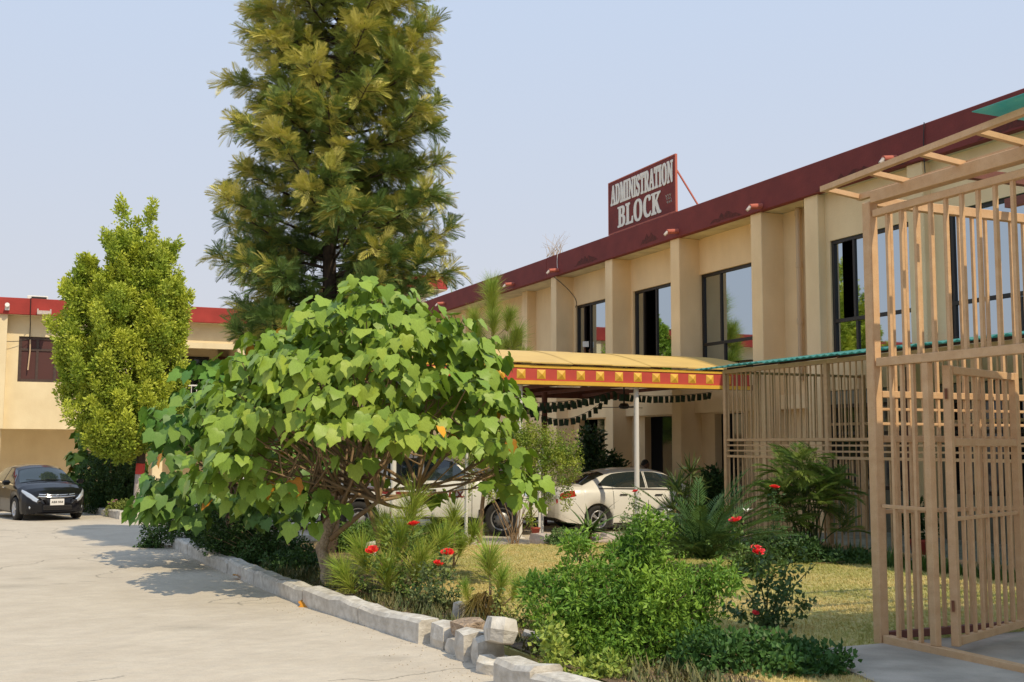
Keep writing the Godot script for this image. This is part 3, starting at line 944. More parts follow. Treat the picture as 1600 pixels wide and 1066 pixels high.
func cage() -> void:
	var o := Vector3(7.19, 6.38, -0.14)
	var c := frame_at("steel_cage", "tall tan steel bar cage with an open gate at the right edge", "cage", o)
	var W := 6.38
	var TOP := 3.47
	var beam := func(called: String, m: Material, ua: float, ub_: float, wa: float, wb: float, ya: float, yb: float, bev := 0.004) -> MeshInstance3D:
		return upiece(called, m, c, o, ua, ub_, wa, wb, ya, yb, bev)
	beam.call("corner_post", M.steel, 7.145, 7.235, 6.335, 6.425, -0.14, 3.52, 0.008)
	beam.call("corner_post", M.steel, 7.13, 7.25, 11.9, 12.02, -0.14, 3.52, 0.008)
	beam.call("corner_post", M.steel, 1.9, 2.02, 6.32, 6.44, -0.14, 3.52, 0.008)
	# face towards the driveway (plane W)
	beam.call("top_beam", M.steel, 2.0, 7.128, 6.33, 6.43, 3.50, 3.60)
	beam.call("upper_rail", M.steel, 2.0, 7.128, 6.35, 6.41, 3.385, 3.445)
	beam.call("middle_rail", M.steel, 2.0, 7.128, 6.345, 6.415, 2.145, 2.215)
	beam.call("sill", M.steel, 2.0, 7.128, 6.34, 6.42, -0.075, -0.005)
	beam.call("gate_post", M.steel, 6.57, 6.63, 6.35, 6.41, -0.004, 2.144)
	beam.call("gate_post", M.steel, 5.16, 5.24, 6.34, 6.42, -0.004, 2.144)
	beam.call("hinge_rail", M.steel, 6.641, 7.129, 6.365, 6.395, 1.0, 1.03)
	var up := BoxMesh.new()
	up.size = Vector3(0.028, 1.168, 0.028)
	var u := 6.985
	while u > 2.1:
		obj("bar", up, M.steel, c, Transform3D(Basis(), L(o, u, 6.38, 2.80)))
		u -= 0.158
	var lo := BoxMesh.new()
	lo.size = Vector3(0.028, 2.147, 0.028)
	for uu in [6.99, 6.87, 6.75, 5.0, 4.84, 4.68]: obj("bar", lo, M.steel, c, Transform3D(Basis(), L(o, uu, 6.38, 1.07)))
	# far face (plane u = 7.19) across to the building side
	beam.call("top_rail", M.steel, 7.16, 7.22, 6.441, 11.9, 3.49, 3.57)
	beam.call("rail", M.steel, 7.165, 7.215, 6.441, 11.9, 1.895, 1.95)
	beam.call("rail", M.steel, 7.165, 7.215, 6.441, 11.9, 1.53, 1.585)
	for y in [1.80, 1.68]: beam.call("rail", M.steel, 7.18, 7.20, 6.441, 11.9, y - 0.012, y + 0.012)
	beam.call("rail", M.steel, 7.175, 7.205, 6.441, 11.9, 0.95, 0.985)
	beam.call("rail", M.brownsteel, 7.16, 7.22, 6.441, 11.9, -0.05, 0.01)
	var full := BoxMesh.new()
	full.size = Vector3(0.026, 3.48, 0.026)
	var w := 6.60
	while w < 11.85:
		obj("bar", full, M.steel, c, Transform3D(Basis(), L(o, 7.19, w, 1.752)))
		w += 0.152
	# far side near the building
	beam.call("top_rail", M.steel, 2.0, 7.128, 11.92, 11.99, 3.49, 3.57)
	beam.call("rail", M.steel, 2.0, 7.128, 11.93, 11.98, 1.89, 1.95)
	# open gate leaf swung inwards
	var hinge := L(o, 6.5, 6.47, 0.0)
	var tip := L(o, 6.98, 7.72, 0.0)
	var leaf := Node3D.new()
	leaf.name = "gate"
	c.add_child(leaf, true)
	leaf.position = hinge
	var d := tip - hinge
	leaf.rotation.y = -atan2(d.z, d.x)
	leaf.set_meta("label", "gate leaf standing open inwards")
	var ln := d.length()
	var part := func(called: String, a: Vector3, b: Vector3) -> void:
		var s := st()
		aabb(s, a, b, 0.004)
		obj(called, s, M.steel, leaf)
	part.call("stile", Vector3(0, 0.0, -0.03), Vector3(0.055, 2.12, 0.03))
	part.call("stile", Vector3(ln - 0.075, 0.0, -0.03), Vector3(ln, 2.12, 0.03))
	part.call("top_rail", Vector3(0.0755, 2.055, -0.027), Vector3(ln - 0.0755, 2.115, 0.027))
	part.call("bottom_rail", Vector3(0.0755, 0.005, -0.027), Vector3(ln - 0.0755, 0.065, 0.027))
	part.call("middle_rail", Vector3(0.0755, 1.50, -0.025), Vector3(ln - 0.0755, 1.56, 0.025))
	part.call("middle_rail", Vector3(0.0755, 0.93, -0.015), Vector3(ln - 0.0755, 0.96, 0.015))
	for k in 7:
		var x := 0.075 + (ln - 0.15) * (k + 1) / 8.0
		part.call("bar", Vector3(x - 0.014, 0.066, -0.014), Vector3(x + 0.014, 2.054, 0.014))
	var hs := st()
	for y in [0.3, 1.9]: tube(hs, [Vector3(-0.012, y - 0.04, 0), Vector3(-0.012, y + 0.04, 0)], 0.011, 8)
	obj("hinges", hs, M.rust, leaf)
	# eave frame that leans out over the face
	var e0 := L(o, 7.36, 6.42, 3.60)
	var e1 := L(o, 7.34, 6.02, 3.63)
	var n0 := L(o, 2.0, 6.42, 3.64)
	var n1 := L(o, 2.0, 5.62, 3.70)
	var es := st()
	bar(es, e1, n1, 0.05, 0.045)
	obj("eave_rail", es, M.steel, c)
	es = st()
	bar(es, e0, n0, 0.05, 0.05)
	obj("eave_rail", es, M.steel, c)
	for k in 10:
		var t := k / 9.0 * 0.98 + 0.003
		es = st()
		bar(es, e0.lerp(n0, t) + Vector3(0, 0.002, 0), e1.lerp(n1, t) + Vector3(0, 0.002, 0), 0.042, 0.04)
		obj("eave_strut", es, M.steel, c)
	# roof members inside
	for ww in [7.9, 9.3, 10.7]: beam.call("roof_beam", M.brownsteel, 2.0, 7.15, ww - 0.035, ww + 0.035, 3.60, 3.68, 0.0)
	for uu in [6.2, 5.0, 3.6]: beam.call("roof_beam", M.brownsteel, uu - 0.03, uu + 0.03, 6.44, 11.9, 3.515, 3.59, 0.0)
	# teal roof panels
	for k in 4:
		var ua := 5.42 - k * 0.95
		for j in 5:
			var s := st()
			var wa := 5.72 + j * 1.26
			var up0 := 3.725 + (k % 2) * 0.008 + (j % 2) * 0.008
			box(s, Transform3D(Basis.from_euler(Vector3(0, 0, 0.0)), L(o, ua - 0.47, wa + 0.63, up0)), Vector3(1.27, 0.006, 0.97))
			obj("roof_panel", s, M.teal, c)

func sign_board() -> void:
	var o := Vector3(25.78, 15.0, 7.37)
	var t := frame_at("roof_sign", "dark red board lettered ADMINISTRATION BLOCK on the roof edge", "sign", o)
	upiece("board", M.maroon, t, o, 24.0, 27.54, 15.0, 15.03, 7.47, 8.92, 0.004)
	var s := st()
	ub(s, o, 23.97, 23.999, 14.99, 15.05, 7.44, 8.95)
	ub(s, o, 27.541, 27.57, 14.99, 15.05, 7.44, 8.95)
	ub(s, o, 24.0, 27.54, 14.99, 15.05, 8.921, 8.95)
	ub(s, o, 24.0, 27.54, 14.99, 15.05, 7.44, 7.469)
	obj("frame", s, M.tile, t)
	for u in [24.3, 25.6, 26.0, 27.2]: upiece("foot", M.dark, t, o, u - 0.03, u + 0.03, 15.0, 15.05, 7.2, 7.439)
	for u in [24.02, 27.5]:
		s = st()
		bar(s, L(o, u, 15.05, 8.55), L(o, u - 0.05, 16.0, 7.2), 0.035, 0.035)
		obj("brace", s, M.tile, t)
	var font := SystemFont.new()
	font.font_names = PackedStringArray(["Droid Serif"])
	font.font_weight = 700
	for q in [["ADMINISTRATION", 25.75, 8.53, 3.30, 0.58], ["BLOCK", 25.85, 7.85, 2.30, 0.60]]:
		var tm := TextMesh.new()
		tm.text = q[0]
		tm.font = font
		tm.font_size = 64
		tm.pixel_size = 0.01
		tm.depth = 0.01
		tm.curve_step = 1.5
		var bb := tm.get_aabb()
		var sx: float = q[3] / bb.size.x
		var sy: float = q[4] / bb.size.y
		# the face looks towards -w; reading direction runs towards -u. Strokes are laid three times, a little apart, for weight
		var bas := Basis(Vector3(0, 0, 1) * sx, Vector3(0, 1, 0) * sy, Vector3(-1, 0, 0))
		var ctr := bas * (bb.position + bb.size * 0.5)
		var pos := L(o, q[1], 14.994, q[2]) - Vector3(0, ctr.y, ctr.z)
		var ls := SurfaceTool.new()
		ls.begin(Mesh.PRIMITIVE_TRIANGLES)
		for k in 5: ls.append_from(tm, 0, Transform3D(bas, pos + Vector3(k * -0.0012, [0, 0.008, -0.008, 0.006, -0.006][k], [0, 0.012, -0.012, -0.018, 0.018][k])))
		obj("lettering", ls.commit(), plain(lin(0.80, 0.77, 0.70), 0.7), t)
	# the sign painter's squiggle
	s = st()
	for k in 3:
		var pts := []
		for i in 9: pts.append(L(o, 24.42 - i * 0.032 + 0.02 * k, 14.995, 7.76 + k * 0.09 + 0.04 * sin(i * 2.1 + k * 1.3)))
		tube(s, pts, 0.007, 4)
	obj("painter_mark", s, M.curtain, t)
	# dry weeds on the roof edge
	var g := thing("dry_weed", "dry straw coloured weed growing on the red roof edge", "weed", B(31.0, 14.95, 7.36))
	s = st()
	for i in 26: tube(s, bend(Vector3(rr(-0.3, 0.3), 0, rr(-0.1, 0.1)), Vector3(rr(-0.3, 0.3), 0.3, 0), Vector3(rr(-0.5, 0.5), rr(0.3, 0.8), rr(-0.2, 0.2)), 3), [0.008, 0.006, 0.004, 0.002], 3)
	tag(obj("stalks", s, plain(lin(0.5, 0.36, 0.2), 0.9), g), "", "", "", "stuff")

# ---------- kerbs
# a worn stone block along a-b (ground points): height h, width t to the right of a-b
func stone(a: Vector3, b: Vector3, h: float, t: float, seed_: int) -> SurfaceTool:
	var r := RandomNumberGenerator.new()
	r.seed = seed_
	var d := (b - a)
	var len := d.length()
	d = d / len
	var side := d.cross(Vector3.UP).normalized()
	var n := maxi(2, int(len / 0.22))
	var rows := []
	for i in n + 1:
		var c: Vector3 = a + d * (len * i / n)
		var j := func() -> float: return r.randf_range(-0.012, 0.012)
		var hh: float = h + j.call() * 1.5
		rows.append([c + Vector3(0, -0.06, 0), c + Vector3(0, hh - 0.025, 0) + side * (0.012 + j.call()), c + Vector3(0, hh, 0) + side * (0.035 + j.call()), c + Vector3(0, hh + j.call() * 0.5, 0) + side * (t - 0.03), c + Vector3(0, hh - 0.03, 0) + side * (t + j.call()), c + side * t + Vector3(0, -0.06, 0)])
	var s := st()
	for i in n:
		var mid: Vector3 = (rows[i][0] + rows[i + 1][5]) * 0.5
		for k in 5:
			var q := [rows[i][k], rows[i][k + 1], rows[i + 1][k + 1], rows[i + 1][k]]
			face(s, [q[0], q[1], q[2]], (q[0] + q[2]) * 0.5 - mid)
			face(s, [q[0], q[2], q[3]], (q[0] + q[2]) * 0.5 - mid)
	face(s, rows[0], -d)
	face(s, rows[n], d)
	return s

func chunk(size: Vector3, seed_: int, jag := 0.16) -> SurfaceTool:   # a broken lump: a box with its corners knocked about
	var r := RandomNumberGenerator.new()
	r.seed = seed_
	var s := st()
	var v := []
	for x in [-1, 0, 1]:
		for y in [-1, 0, 1]:
			for z in [-1, 0, 1]:
				var p := Vector3(x, y, z) * size * 0.5
				var k: float = 1.0 - 0.10 * maxi(0, absi(x) + absi(y) + absi(z) - 1)
				v.append(p * k + Vector3(r.randf_range(-jag, jag), r.randf_range(-jag, jag), r.randf_range(-jag, jag)) * size * 0.5)
	var id := func(q: Array) -> Vector3: return v[(q[0] + 1) * 9 + (q[1] + 1) * 3 + q[2] + 1]
	for ax in 3:
		for sg in [-1, 1]:
			for i in [-1, 0]:
				for j in [-1, 0]:
					var pts := []
					for e in [[i, j], [i + 1, j], [i + 1, j + 1], [i, j + 1]]:
						var q := [0, 0, 0]
						q[ax] = sg
						q[(ax + 1) % 3] = e[0]
						q[(ax + 2) % 3] = e[1]
						pts.append(id.call(q))
					face(s, [pts[0], pts[1], pts[2]], pts[0] + pts[1] + pts[2])
					face(s, [pts[0], pts[2], pts[3]], pts[0] + pts[2] + pts[3])
	return s

func kerb_line(called: String, label: String, pts: Array, h: float, t: float, lens: Array, seed_: int) -> void:   # pts: [u, w]
	var k := Node3D.new()
	k.name = numbered(called)
	add_child(k)
	k.set_meta("kind", "structure")
	k.set_meta("label", label)
	var at_ := 0
	for i in pts.size() - 1:
		var a := G(pts[i][0], pts[i][1])
		var b := G(pts[i + 1][0], pts[i + 1][1])
		var n := maxi(1, roundi(a.distance_to(b) / lens[i % lens.size()]))
		for j in n:
			var p := a.lerp(b, float(j) / n)
			var q := a.lerp(b, float(j + 1) / n)
			var gap := (q - p).normalized() * (0.006 if n > 1 or i > 0 else 0.0)
			obj("kerb_stone", stone(p + gap, q - gap, h + 0.008 * sin(seed_ * 3.0 + at_ * 2.3), t, seed_ + at_), M.kerb, k)
			at_ += 1

func kerbs() -> void:
	kerb_line("garden_kerb", "long whitewashed kerb of the garden beside the driveway", [[20.7, 2.66], [17.0, 2.72], [14.0, 2.84], [11.8, 2.95], [10.3, 3.13], [8.98, 3.27]], 0.18, 0.21, [1.9, 1.5, 1.1, 1.5, 0.62], 40)
	kerb_line("garden_kerb", "whitewashed kerb continuing past the broken stones", [[7.12, 3.2], [6.6, 3.24], [5.9, 3.29], [4.6, 3.30]], 0.19, 0.24, [0.7, 0.9, 1.3], 70)
	kerb_line("garden_kerb", "short kerb closing the far end of the garden", [[20.75, 6.4], [20.72, 2.95]], 0.16, 0.22, [1.6], 90)
	kerb_line("bed_kerb", "low pale kerb round the flower bed of the white trunked tree", [[33.2, 8.5], [32.0, 5.2], [31.0, 2.36]], 0.19, 0.25, [2.5], 100)
	kerb_line("bed_kerb", "low kerb running back beside the dark car", [[31.0, 2.34], [35.0, 1.85], [40.0, 1.4], [46.0, 1.0]], 0.19, 0.25, [2.5], 120)
	# cracked and displaced stones at the broken corner
	var put := func(label: String, u: float, w: float, up: float, size: Vector3, e: Vector3, seed_: int, m: Material, jag := 0.14) -> void:
		var o := obj("kerb_fragment", chunk(size, seed_, jag), m, null, Transform3D(Basis(Vector3.UP, A) * Basis.from_euler(e), G(u, w, up)))
		tag(o, label, "stone", "broken pieces of the garden kerb")
	put.call("upright cracked kerb piece left of the pile, widest of its row", 8.74, 3.25, 0.070, Vector3(0.26, 0.27, 0.36), Vector3(0.02, 0.0, 0.0), 1, M.kerb, 0.07)
	put.call("narrow cracked kerb piece with a small stone resting on it", 8.42, 3.24, 0.030, Vector3(0.22, 0.2, 0.2), Vector3(0, 0.05, 0), 2, M.kerb, 0.1)
	put.call("small brown stone wedged on top of a narrow kerb piece", 8.44, 3.30, 0.190, Vector3(0.24, 0.13, 0.24), Vector3(0.05, 0.2, 0.1), 3, M.broken, 0.12)
	put.call("white kerb piece split by a vertical crack just left of the large tilted block", 8.14, 3.22, 0.080, Vector3(0.26, 0.3, 0.27), Vector3(0.0, -0.04, 0), 4, M.kerb, 0.07)
	put.call("white kerb piece partly under the large tilted block", 7.90, 3.25, 0.060, Vector3(0.24, 0.29, 0.17), Vector3(0, 0.04, 0.06), 5, M.kerb, 0.1)
	put.call("large tilted loose kerb block lying on top of the broken row", 7.72, 3.27, 0.270, Vector3(0.22, 0.20, 0.66), Vector3(-0.16, -0.30, -0.14), 6, M.kerb, 0.04)
	put.call("wedge shaped lump of grey rubble under the tilted block", 7.52, 3.15, 0.030, Vector3(0.17, 0.16, 0.26), Vector3(0.1, 0.4, 0.35), 7, M.kerb, 0.22)
	put.call("small dark rubble lump in the gap of the kerb", 7.66, 3.29, 0.000, Vector3(0.2, 0.13, 0.18), Vector3(0.1, 0.9, 0.1), 8, M.broken, 0.2)
	# small upright marker stones and edging behind
	var mark := func(label: String, u: float, w: float, size: Vector3, e: Vector3, seed_: int) -> void:
		tag(obj("marker_stone", chunk(size, seed_, 0.08), M.kerb, null, Transform3D(Basis(Vector3.UP, A) * Basis.from_euler(e), G(u, w, size.y * 0.42))), label, "stone", "small white stones in the flower bed")
	mark.call("small square white post stone right of the broken kerb", 8.15, 3.92, Vector3(0.10, 0.26, 0.10), Vector3(0, 0.3, 0.04), 21)
	mark.call("narrow stained white post stone beside the dense green shrub", 7.45, 3.98, Vector3(0.08, 0.24, 0.09), Vector3(0.05, 0.1, 0.08), 22)
	mark.call("white stone with a hole leaning behind the rose stems", 9.75, 3.72, Vector3(0.10, 0.26, 0.10), Vector3(0.1, 0.5, 0.1), 23)
	mark.call("broad white stone behind the young pine tuft", 9.95, 4.0, Vector3(0.16, 0.2, 0.12), Vector3(0, 0.3, 0), 24)
	mark.call("flat white chip on the soil below the leaning stone", 9.45, 3.66, Vector3(0.14, 0.07, 0.16), Vector3(0.2, 0.9, 0), 25)
	mark.call("low white edging stone between the two post stones", 7.82, 3.93, Vector3(0.09, 0.12, 0.5), Vector3(0, -0.06, 0), 26)
	mark.call("low stained edging stone left of the square post stone", 8.45, 3.90, Vector3(0.09, 0.12, 0.42), Vector3(0.05, 0.05, 0), 27)
	mark.call("pale stone lying on the far lawn bed behind the tree trunk", 16.9, 5.0, Vector3(0.22, 0.3, 0.2), Vector3(0.2, 0.3, 0.4), 28)
	# blocks along the edge between lawn and carport
	var blk := func(label: String, u: float, w: float, size: Vector3, seed_: int) -> void:
		tag(obj("edging_block", chunk(size, seed_, 0.04), M.limewash, null, Transform3D(Basis(Vector3.UP, A), G(u, w, size.y * 0.42))), label, "block", "pale edging blocks between lawn and carport")
	blk.call("square pale block at the foot of the left vine post", 18.45, 7.22, Vector3(0.22, 0.26, 0.3), 31)
	blk.call("long pale block at the foot of the right vine post", 18.6, 8.75, Vector3(0.34, 0.24, 0.75), 32)
	blk.call("low pale edging strip hidden by plants below the white sedan", 18.5, 10.5, Vector3(2.4, 0.16, 0.2), 33)
	blk.call("low pale edging strip left of the left vine post", 18.9, 5.9, Vector3(1.9, 0.16, 0.2), 34)
	blk.call("pale broken block beside the rear wheel of the white sedan", 18.95, 10.35, Vector3(0.45, 0.2, 0.3), 35)

# ---------- cars. Own axes: x forwards from the rear bumper, y up, z to the right-hand side
var D := {}
const WAY := [0.0, 0.12, 0.30, 0.55, 0.80, 1.0]

func section(x: float) -> Array:                   # points from sill to roof centre on the +z side
	var hw := key(D.half, x)
	var belt := key(D.belt, x)
	var top := key(D.top, x)
	var rw := minf(key(D.roofw, x), hw * 0.97)
	var sill := key(D.sill, x)
	for xc in [D.rear, D.front]:
		var dx: float = x - xc
		if absf(dx) < D.arch: sill = maxf(sill, D.axle + sqrt(D.arch * D.arch - dx * dx))
	sill = minf(sill, belt - 0.06)
	var edge := maxf(top - key(D.crown, x), belt + 0.004)
	var mid := lerpf(sill, belt, 0.45)
	return [Vector3(x, sill, hw * 0.955), Vector3(x, lerpf(sill, mid, 0.3), hw * 0.985), Vector3(x, mid, hw), Vector3(x, lerpf(mid, belt, 0.6), hw * 0.992), Vector3(x, belt, hw * 0.95),
		Vector3(x, lerpf(belt, edge, 0.5), lerpf(hw * 0.95, rw, 0.45)), Vector3(x, lerpf(belt, edge, 0.9), lerpf(hw * 0.95, rw, 0.88)), Vector3(x, edge, rw - 0.02 * 0), Vector3(x, lerpf(edge, top, 0.62), rw * 0.7), Vector3(x, lerpf(edge, top, 0.93), rw * 0.35), Vector3(x, top, 0.0)]

func skin_at(x: float, f: float, side: float) -> Vector3:   # f counts along the section points
	var s := section(x)
	var i := clampi(int(f), 0, s.size() - 2)
	var p: Vector3 = s[i].lerp(s[i + 1], f - i)
	return Vector3(p.x, p.y, p.z * side)

func patch(called: String, m: Material, parent: Node3D, x0: float, x1: float, f0: float, f1: float, sides: Array, off := 0.006, nx := 10, nf := 6, fn0 := 0.0, fn1 := 0.0) -> void:
	# a piece of the skin, lifted by off. f0,f1 at x0; fn0,fn1 (if set) at x1
	for side in sides:
		var s := st()
		s.set_smooth_group(0)
		var rows := []
		for i in nx + 1:
			var x := lerpf(x0, x1, float(i) / nx)
			var row := []
			for j in nf + 1:
				var t := float(i) / nx
				var f := lerpf(lerpf(f0, fn0 if fn0 else f0, t), lerpf(f1, fn1 if fn1 else f1, t), float(j) / nf)
				var p := skin_at(x, f, side)
				var n := (skin_at(x + 0.02, f, side) - skin_at(x - 0.02, f, side)).cross(skin_at(x, minf(f + 0.1, 9.99), side) - skin_at(x, maxf(f - 0.1, 0.0), side)).normalized()
				if n.dot(p - Vector3(clampf(p.x, 0.8, D.len - 0.8), 0.55, 0)) < 0.0: n = -n
				row.append(p + n * off)
			rows.append(row)
		for i in nx:
			for j in nf:
				var q := [rows[i][j], rows[i][j + 1], rows[i + 1][j + 1], rows[i + 1][j]]
				face(s, q, (q[0] + q[2]) * 0.5 - Vector3(clampf(q[0].x, 0.8, D.len - 0.8), 0.55, 0))
		obj(called, s, m, parent)

func body(called: String, m: Material, parent: Node3D) -> void:
	var xs := []
	var x := 0.0
	while x < D.len:
		xs.append(x)
		x += 0.055
	xs.append(D.len)
	for xc in [D.rear, D.front]:
		for e in [-1.0, 1.0]:
			xs.append(xc + e * D.arch * 0.999)
			xs.append(xc + e * D.arch * 1.004)
	for k in D.top: xs.append(k[0])
	xs.sort()
	var s := st()
	s.set_smooth_group(0)
	var rows := []
	for v in xs:
		var h := section(v)
		var full := []
		for i in h.size(): full.append(h[i])
		for i in range(h.size() - 2, -1, -1): full.append(Vector3(h[i].x, h[i].y, -h[i].z))
		rows.append(full)
	for i in rows.size() - 1:
		if xs[i + 1] - xs[i] < 1e-5: continue
		for j in rows[i].size() - 1:
			var q := [rows[i][j], rows[i][j + 1], rows[i + 1][j + 1], rows[i + 1][j]]
			face(s, q, (q[0] + q[2]) * 0.5 - Vector3(q[0].x, 0.6, 0))
	s.set_smooth_group(-1)
	for i in rows.size() - 1:
		var e: int = rows[i].size() - 1
		face(s, [rows[i][0], rows[i][e], rows[i + 1][e], rows[i + 1][0]], Vector3.DOWN)
	face(s, rows[0], Vector3.LEFT)
	face(s, rows[rows.size() - 1], Vector3.RIGHT)
	obj(called, s, m, parent)

func wheel(parent: Node3D, x: float, side: float, r: float, spokes: int, m: Material) -> void:
	var t := Transform3D(Basis(Vector3.RIGHT, PI / 2 * side), Vector3(x, r, side * (D.track - 0.1)))   # lathe y axis points outwards
	var s := st()
	lathe(s, t, [[r * 0.62, -0.10], [r * 0.93, -0.10], [r, -0.07], [r, 0.07], [r * 0.95, 0.095], [r * 0.66, 0.10], [r * 0.64, 0.06]], 30)
	var w := obj("wheel", s, M.tyre, parent)
	s = st()
	lathe(s, t, [[r * 0.655, 0.092], [r * 0.62, 0.095], [r * 0.57, 0.05], [r * 0.55, -0.02], [0.0, -0.025]], 30)
	obj("rim", s, M.dark if spokes else m, w)
	s = st()
	if spokes:
		lathe(s, t, [[r * 0.665, 0.088], [r * 0.64, 0.10], [r * 0.56, 0.09], [r * 0.555, 0.0]], 30)
		lathe(s, t, [[r * 0.16, 0.0], [r * 0.15, 0.085], [r * 0.1, 0.095], [0.0, 0.095]], 16)
		for k in spokes:
			for g in [-0.13, 0.13]:
				var b := Basis(Vector3.UP, TAU * k / spokes + g * 0.9)
				box(s, t * Transform3D(b, Vector3(0, 0.07, 0)) * at(r * 0.36, 0, 0), Vector3(r * 0.5, 0.035, r * 0.10), 0.006)
	else:
		lathe(s, t, [[r * 0.50, 0.0], [r * 0.46, 0.03], [r * 0.30, 0.045], [r * 0.24, 0.075], [0.0, 0.08]], 24)
	obj("spokes" if spokes else "hub", s, m, w)
	if not spokes:
		s = st()
		for k in 10:
			var b := Basis(Vector3.UP, TAU * k / 10)
			box(s, t * Transform3D(b, Vector3(0, 0.04, 0)) * at(r * 0.43, 0, 0), Vector3(r * 0.08, 0.006, r * 0.12))
		obj("rim_slots", s, M.dark, w)

func seam(parent: Node3D, x: float, f0: float, f1: float, sides: Array) -> void:
	patch("door_seam", M.dark, parent, x - 0.006, x + 0.006, f0, f1, sides, 0.003, 1, 8)

func small_box(called: String, m: Material, parent: Node3D, c: Vector3, size: Vector3, e := Vector3.ZERO, bev := 0.01) -> void:
	var s := st()
	box(s, Transform3D(Basis.from_euler(e), c), size, bev)
	obj(called, s, m, parent)

func sedan(label: String, m: Material, pos: Vector3, turn: float, spokes: int, dark: bool) -> Node3D:
	D = {"len": 4.6, "rear": 0.98, "front": 3.68, "arch": 0.365, "axle": 0.31, "track": 0.865,
		"top": [[0.0, 0.80], [0.03, 0.96], [0.10, 1.045], [0.30, 1.085], [0.58, 1.09], [0.85, 1.21], [1.15, 1.345], [1.45, 1.425], [1.8, 1.465], [2.2, 1.475], [2.6, 1.455], [2.88, 1.40], [3.15, 1.27], [3.45, 1.11], [3.62, 1.025], [3.9, 0.97], [4.2, 0.885], [4.4, 0.80], [4.52, 0.70], [4.57, 0.60], [4.6, 0.50]],
		"belt": [[0.0, 0.70], [0.05, 0.86], [0.2, 0.95], [0.6, 0.985], [1.2, 0.97], [2.2, 0.93], [3.4, 0.905], [3.9, 0.865], [4.25, 0.78], [4.45, 0.69], [4.57, 0.56], [4.6, 0.46]],
		"half": [[0.0, 0.60], [0.05, 0.73], [0.18, 0.82], [0.5, 0.865], [1.2, 0.885], [3.3, 0.885], [3.9, 0.865], [4.2, 0.815], [4.4, 0.73], [4.52, 0.62], [4.58, 0.50], [4.6, 0.40]],
		"roofw": [[0.0, 0.55], [0.15, 0.68], [0.55, 0.72], [0.9, 0.64], [1.3, 0.585], [2.2, 0.59], [2.9, 0.575], [3.3, 0.66], [3.65, 0.72], [4.2, 0.66], [4.5, 0.48], [4.6, 0.33]],
		"crown": [[0.0, 0.03], [0.5, 0.035], [1.2, 0.085], [2.2, 0.085], [2.9, 0.08], [3.3, 0.07], [3.6, 0.05], [4.6, 0.04]],
		"sill": [[0.0, 0.36], [0.2, 0.26], [0.7, 0.20], [1.5, 0.19], [3.2, 0.19], [3.9, 0.19], [4.4, 0.19], [4.6, 0.24]]}
	var t := thing("parked_car", label, "car", pos, turn)
	t.set_meta("group", "cars parked round the building")
	var b := Node3D.new()
	b.name = "coachwork"
	# the parts hang directly under the car, shifted so that its middle stands on its base
	var holder := t
	body("body", m, holder)
	patch("windscreen", M.carglass, holder, 2.93, 3.58, 7.1, 10.0, [-1.0, 1.0], 0.007, 10, 6, 6.6, 10.0)
	patch("rear_window", M.carglass, holder, 0.64, 1.28, 7.05, 10.0, [-1.0, 1.0], 0.007, 10, 6, 7.25, 10.0)
	patch("side_window", M.carglass, holder, 2.30, 2.95, 4.35, 6.75, [-1.0, 1.0], 0.006, 8, 6, 4.45, 6.6)
	patch("side_window", M.carglass, holder, 2.951, 3.34, 4.45, 6.6, [-1.0, 1.0], 0.006, 6, 6, 4.6, 4.9)
	patch("side_window", M.carglass, holder, 1.45, 2.24, 4.35, 6.75, [-1.0, 1.0], 0.006, 8, 6, 4.35, 6.78)
	patch("side_window", M.carglass, holder, 1.02, 1.449, 4.75, 5.0, [-1.0, 1.0], 0.006, 6, 6, 4.35, 6.75)
	patch("window_trim", M.chrome if dark else M.dark, holder, 1.0, 3.36, 4.12, 4.28, [-1.0, 1.0], 0.008, 14, 1)
	seam(holder, 2.27, 0.3, 6.9, [-1.0, 1.0])
	seam(holder, 3.33, 0.5, 4.4, [-1.0, 1.0])
	seam(holder, 1.36, 2.0, 4.4, [-1.0, 1.0])
	patch("rocker", M.dark, holder, 1.36, 3.3, 0.02, 0.35, [-1.0, 1.0], 0.004, 8, 1)
	for sd in [-1.0, 1.0]:
		small_box("door_handle", M.dark if not dark else M.chrome, holder, Vector3(1.62, 0.865, sd * 0.885), Vector3(0.2, 0.028, 0.03))
		small_box("door_handle", M.dark if not dark else M.chrome, holder, Vector3(2.55, 0.85, sd * 0.886), Vector3(0.2, 0.028, 0.03))
		small_box("mirror", m, holder, Vector3(3.22, 1.0, sd * 0.98), Vector3(0.13, 0.13, 0.2), Vector3(0, 0, 0), 0.04)
		for x in [0.98, 3.68]: wheel(holder, x, sd, 0.312, spokes, M.alloy)
	patch("headlamp", M.lamp, holder, 4.10, 4.565, 3.75, 4.3, [-1.0, 1.0], 0.007, 10, 5, 3.2, 4.7)
	patch("headlamp_bezel", M.dark, holder, 4.04, 4.58, 3.6, 4.4, [-1.0, 1.0], 0.004, 10, 5, 3.0, 4.9)
	patch("tail_lamp", M.redlamp, holder, 0.02, 0.40, 3.0, 4.25, [-1.0, 1.0], 0.008, 6, 4, 3.2, 4.0)
	for sd in [-1.0, 1.0]: small_box("reverse_lamp", M.lamp, holder, Vector3(0.04, 0.82, sd * 0.62), Vector3(0.05, 0.09, 0.12), Vector3(0, sd * -0.4, 0))
	# nose: chrome bars, lower grille, fog lamps, plate, emblem
	for k in 2:
		var s := st()
		var pts := []
		for i in 17:
			var z := lerpf(-0.46, 0.46, i / 16.0)
			pts.append(Vector3(4.605 - 0.42 * z * z - k * 0.012, 0.635 + k * 0.055 + 0.10 * z * z, z))
		tube(s, pts, 0.017 if k else 0.022, 6)
		obj("grille_bar", s, M.chrome, holder)
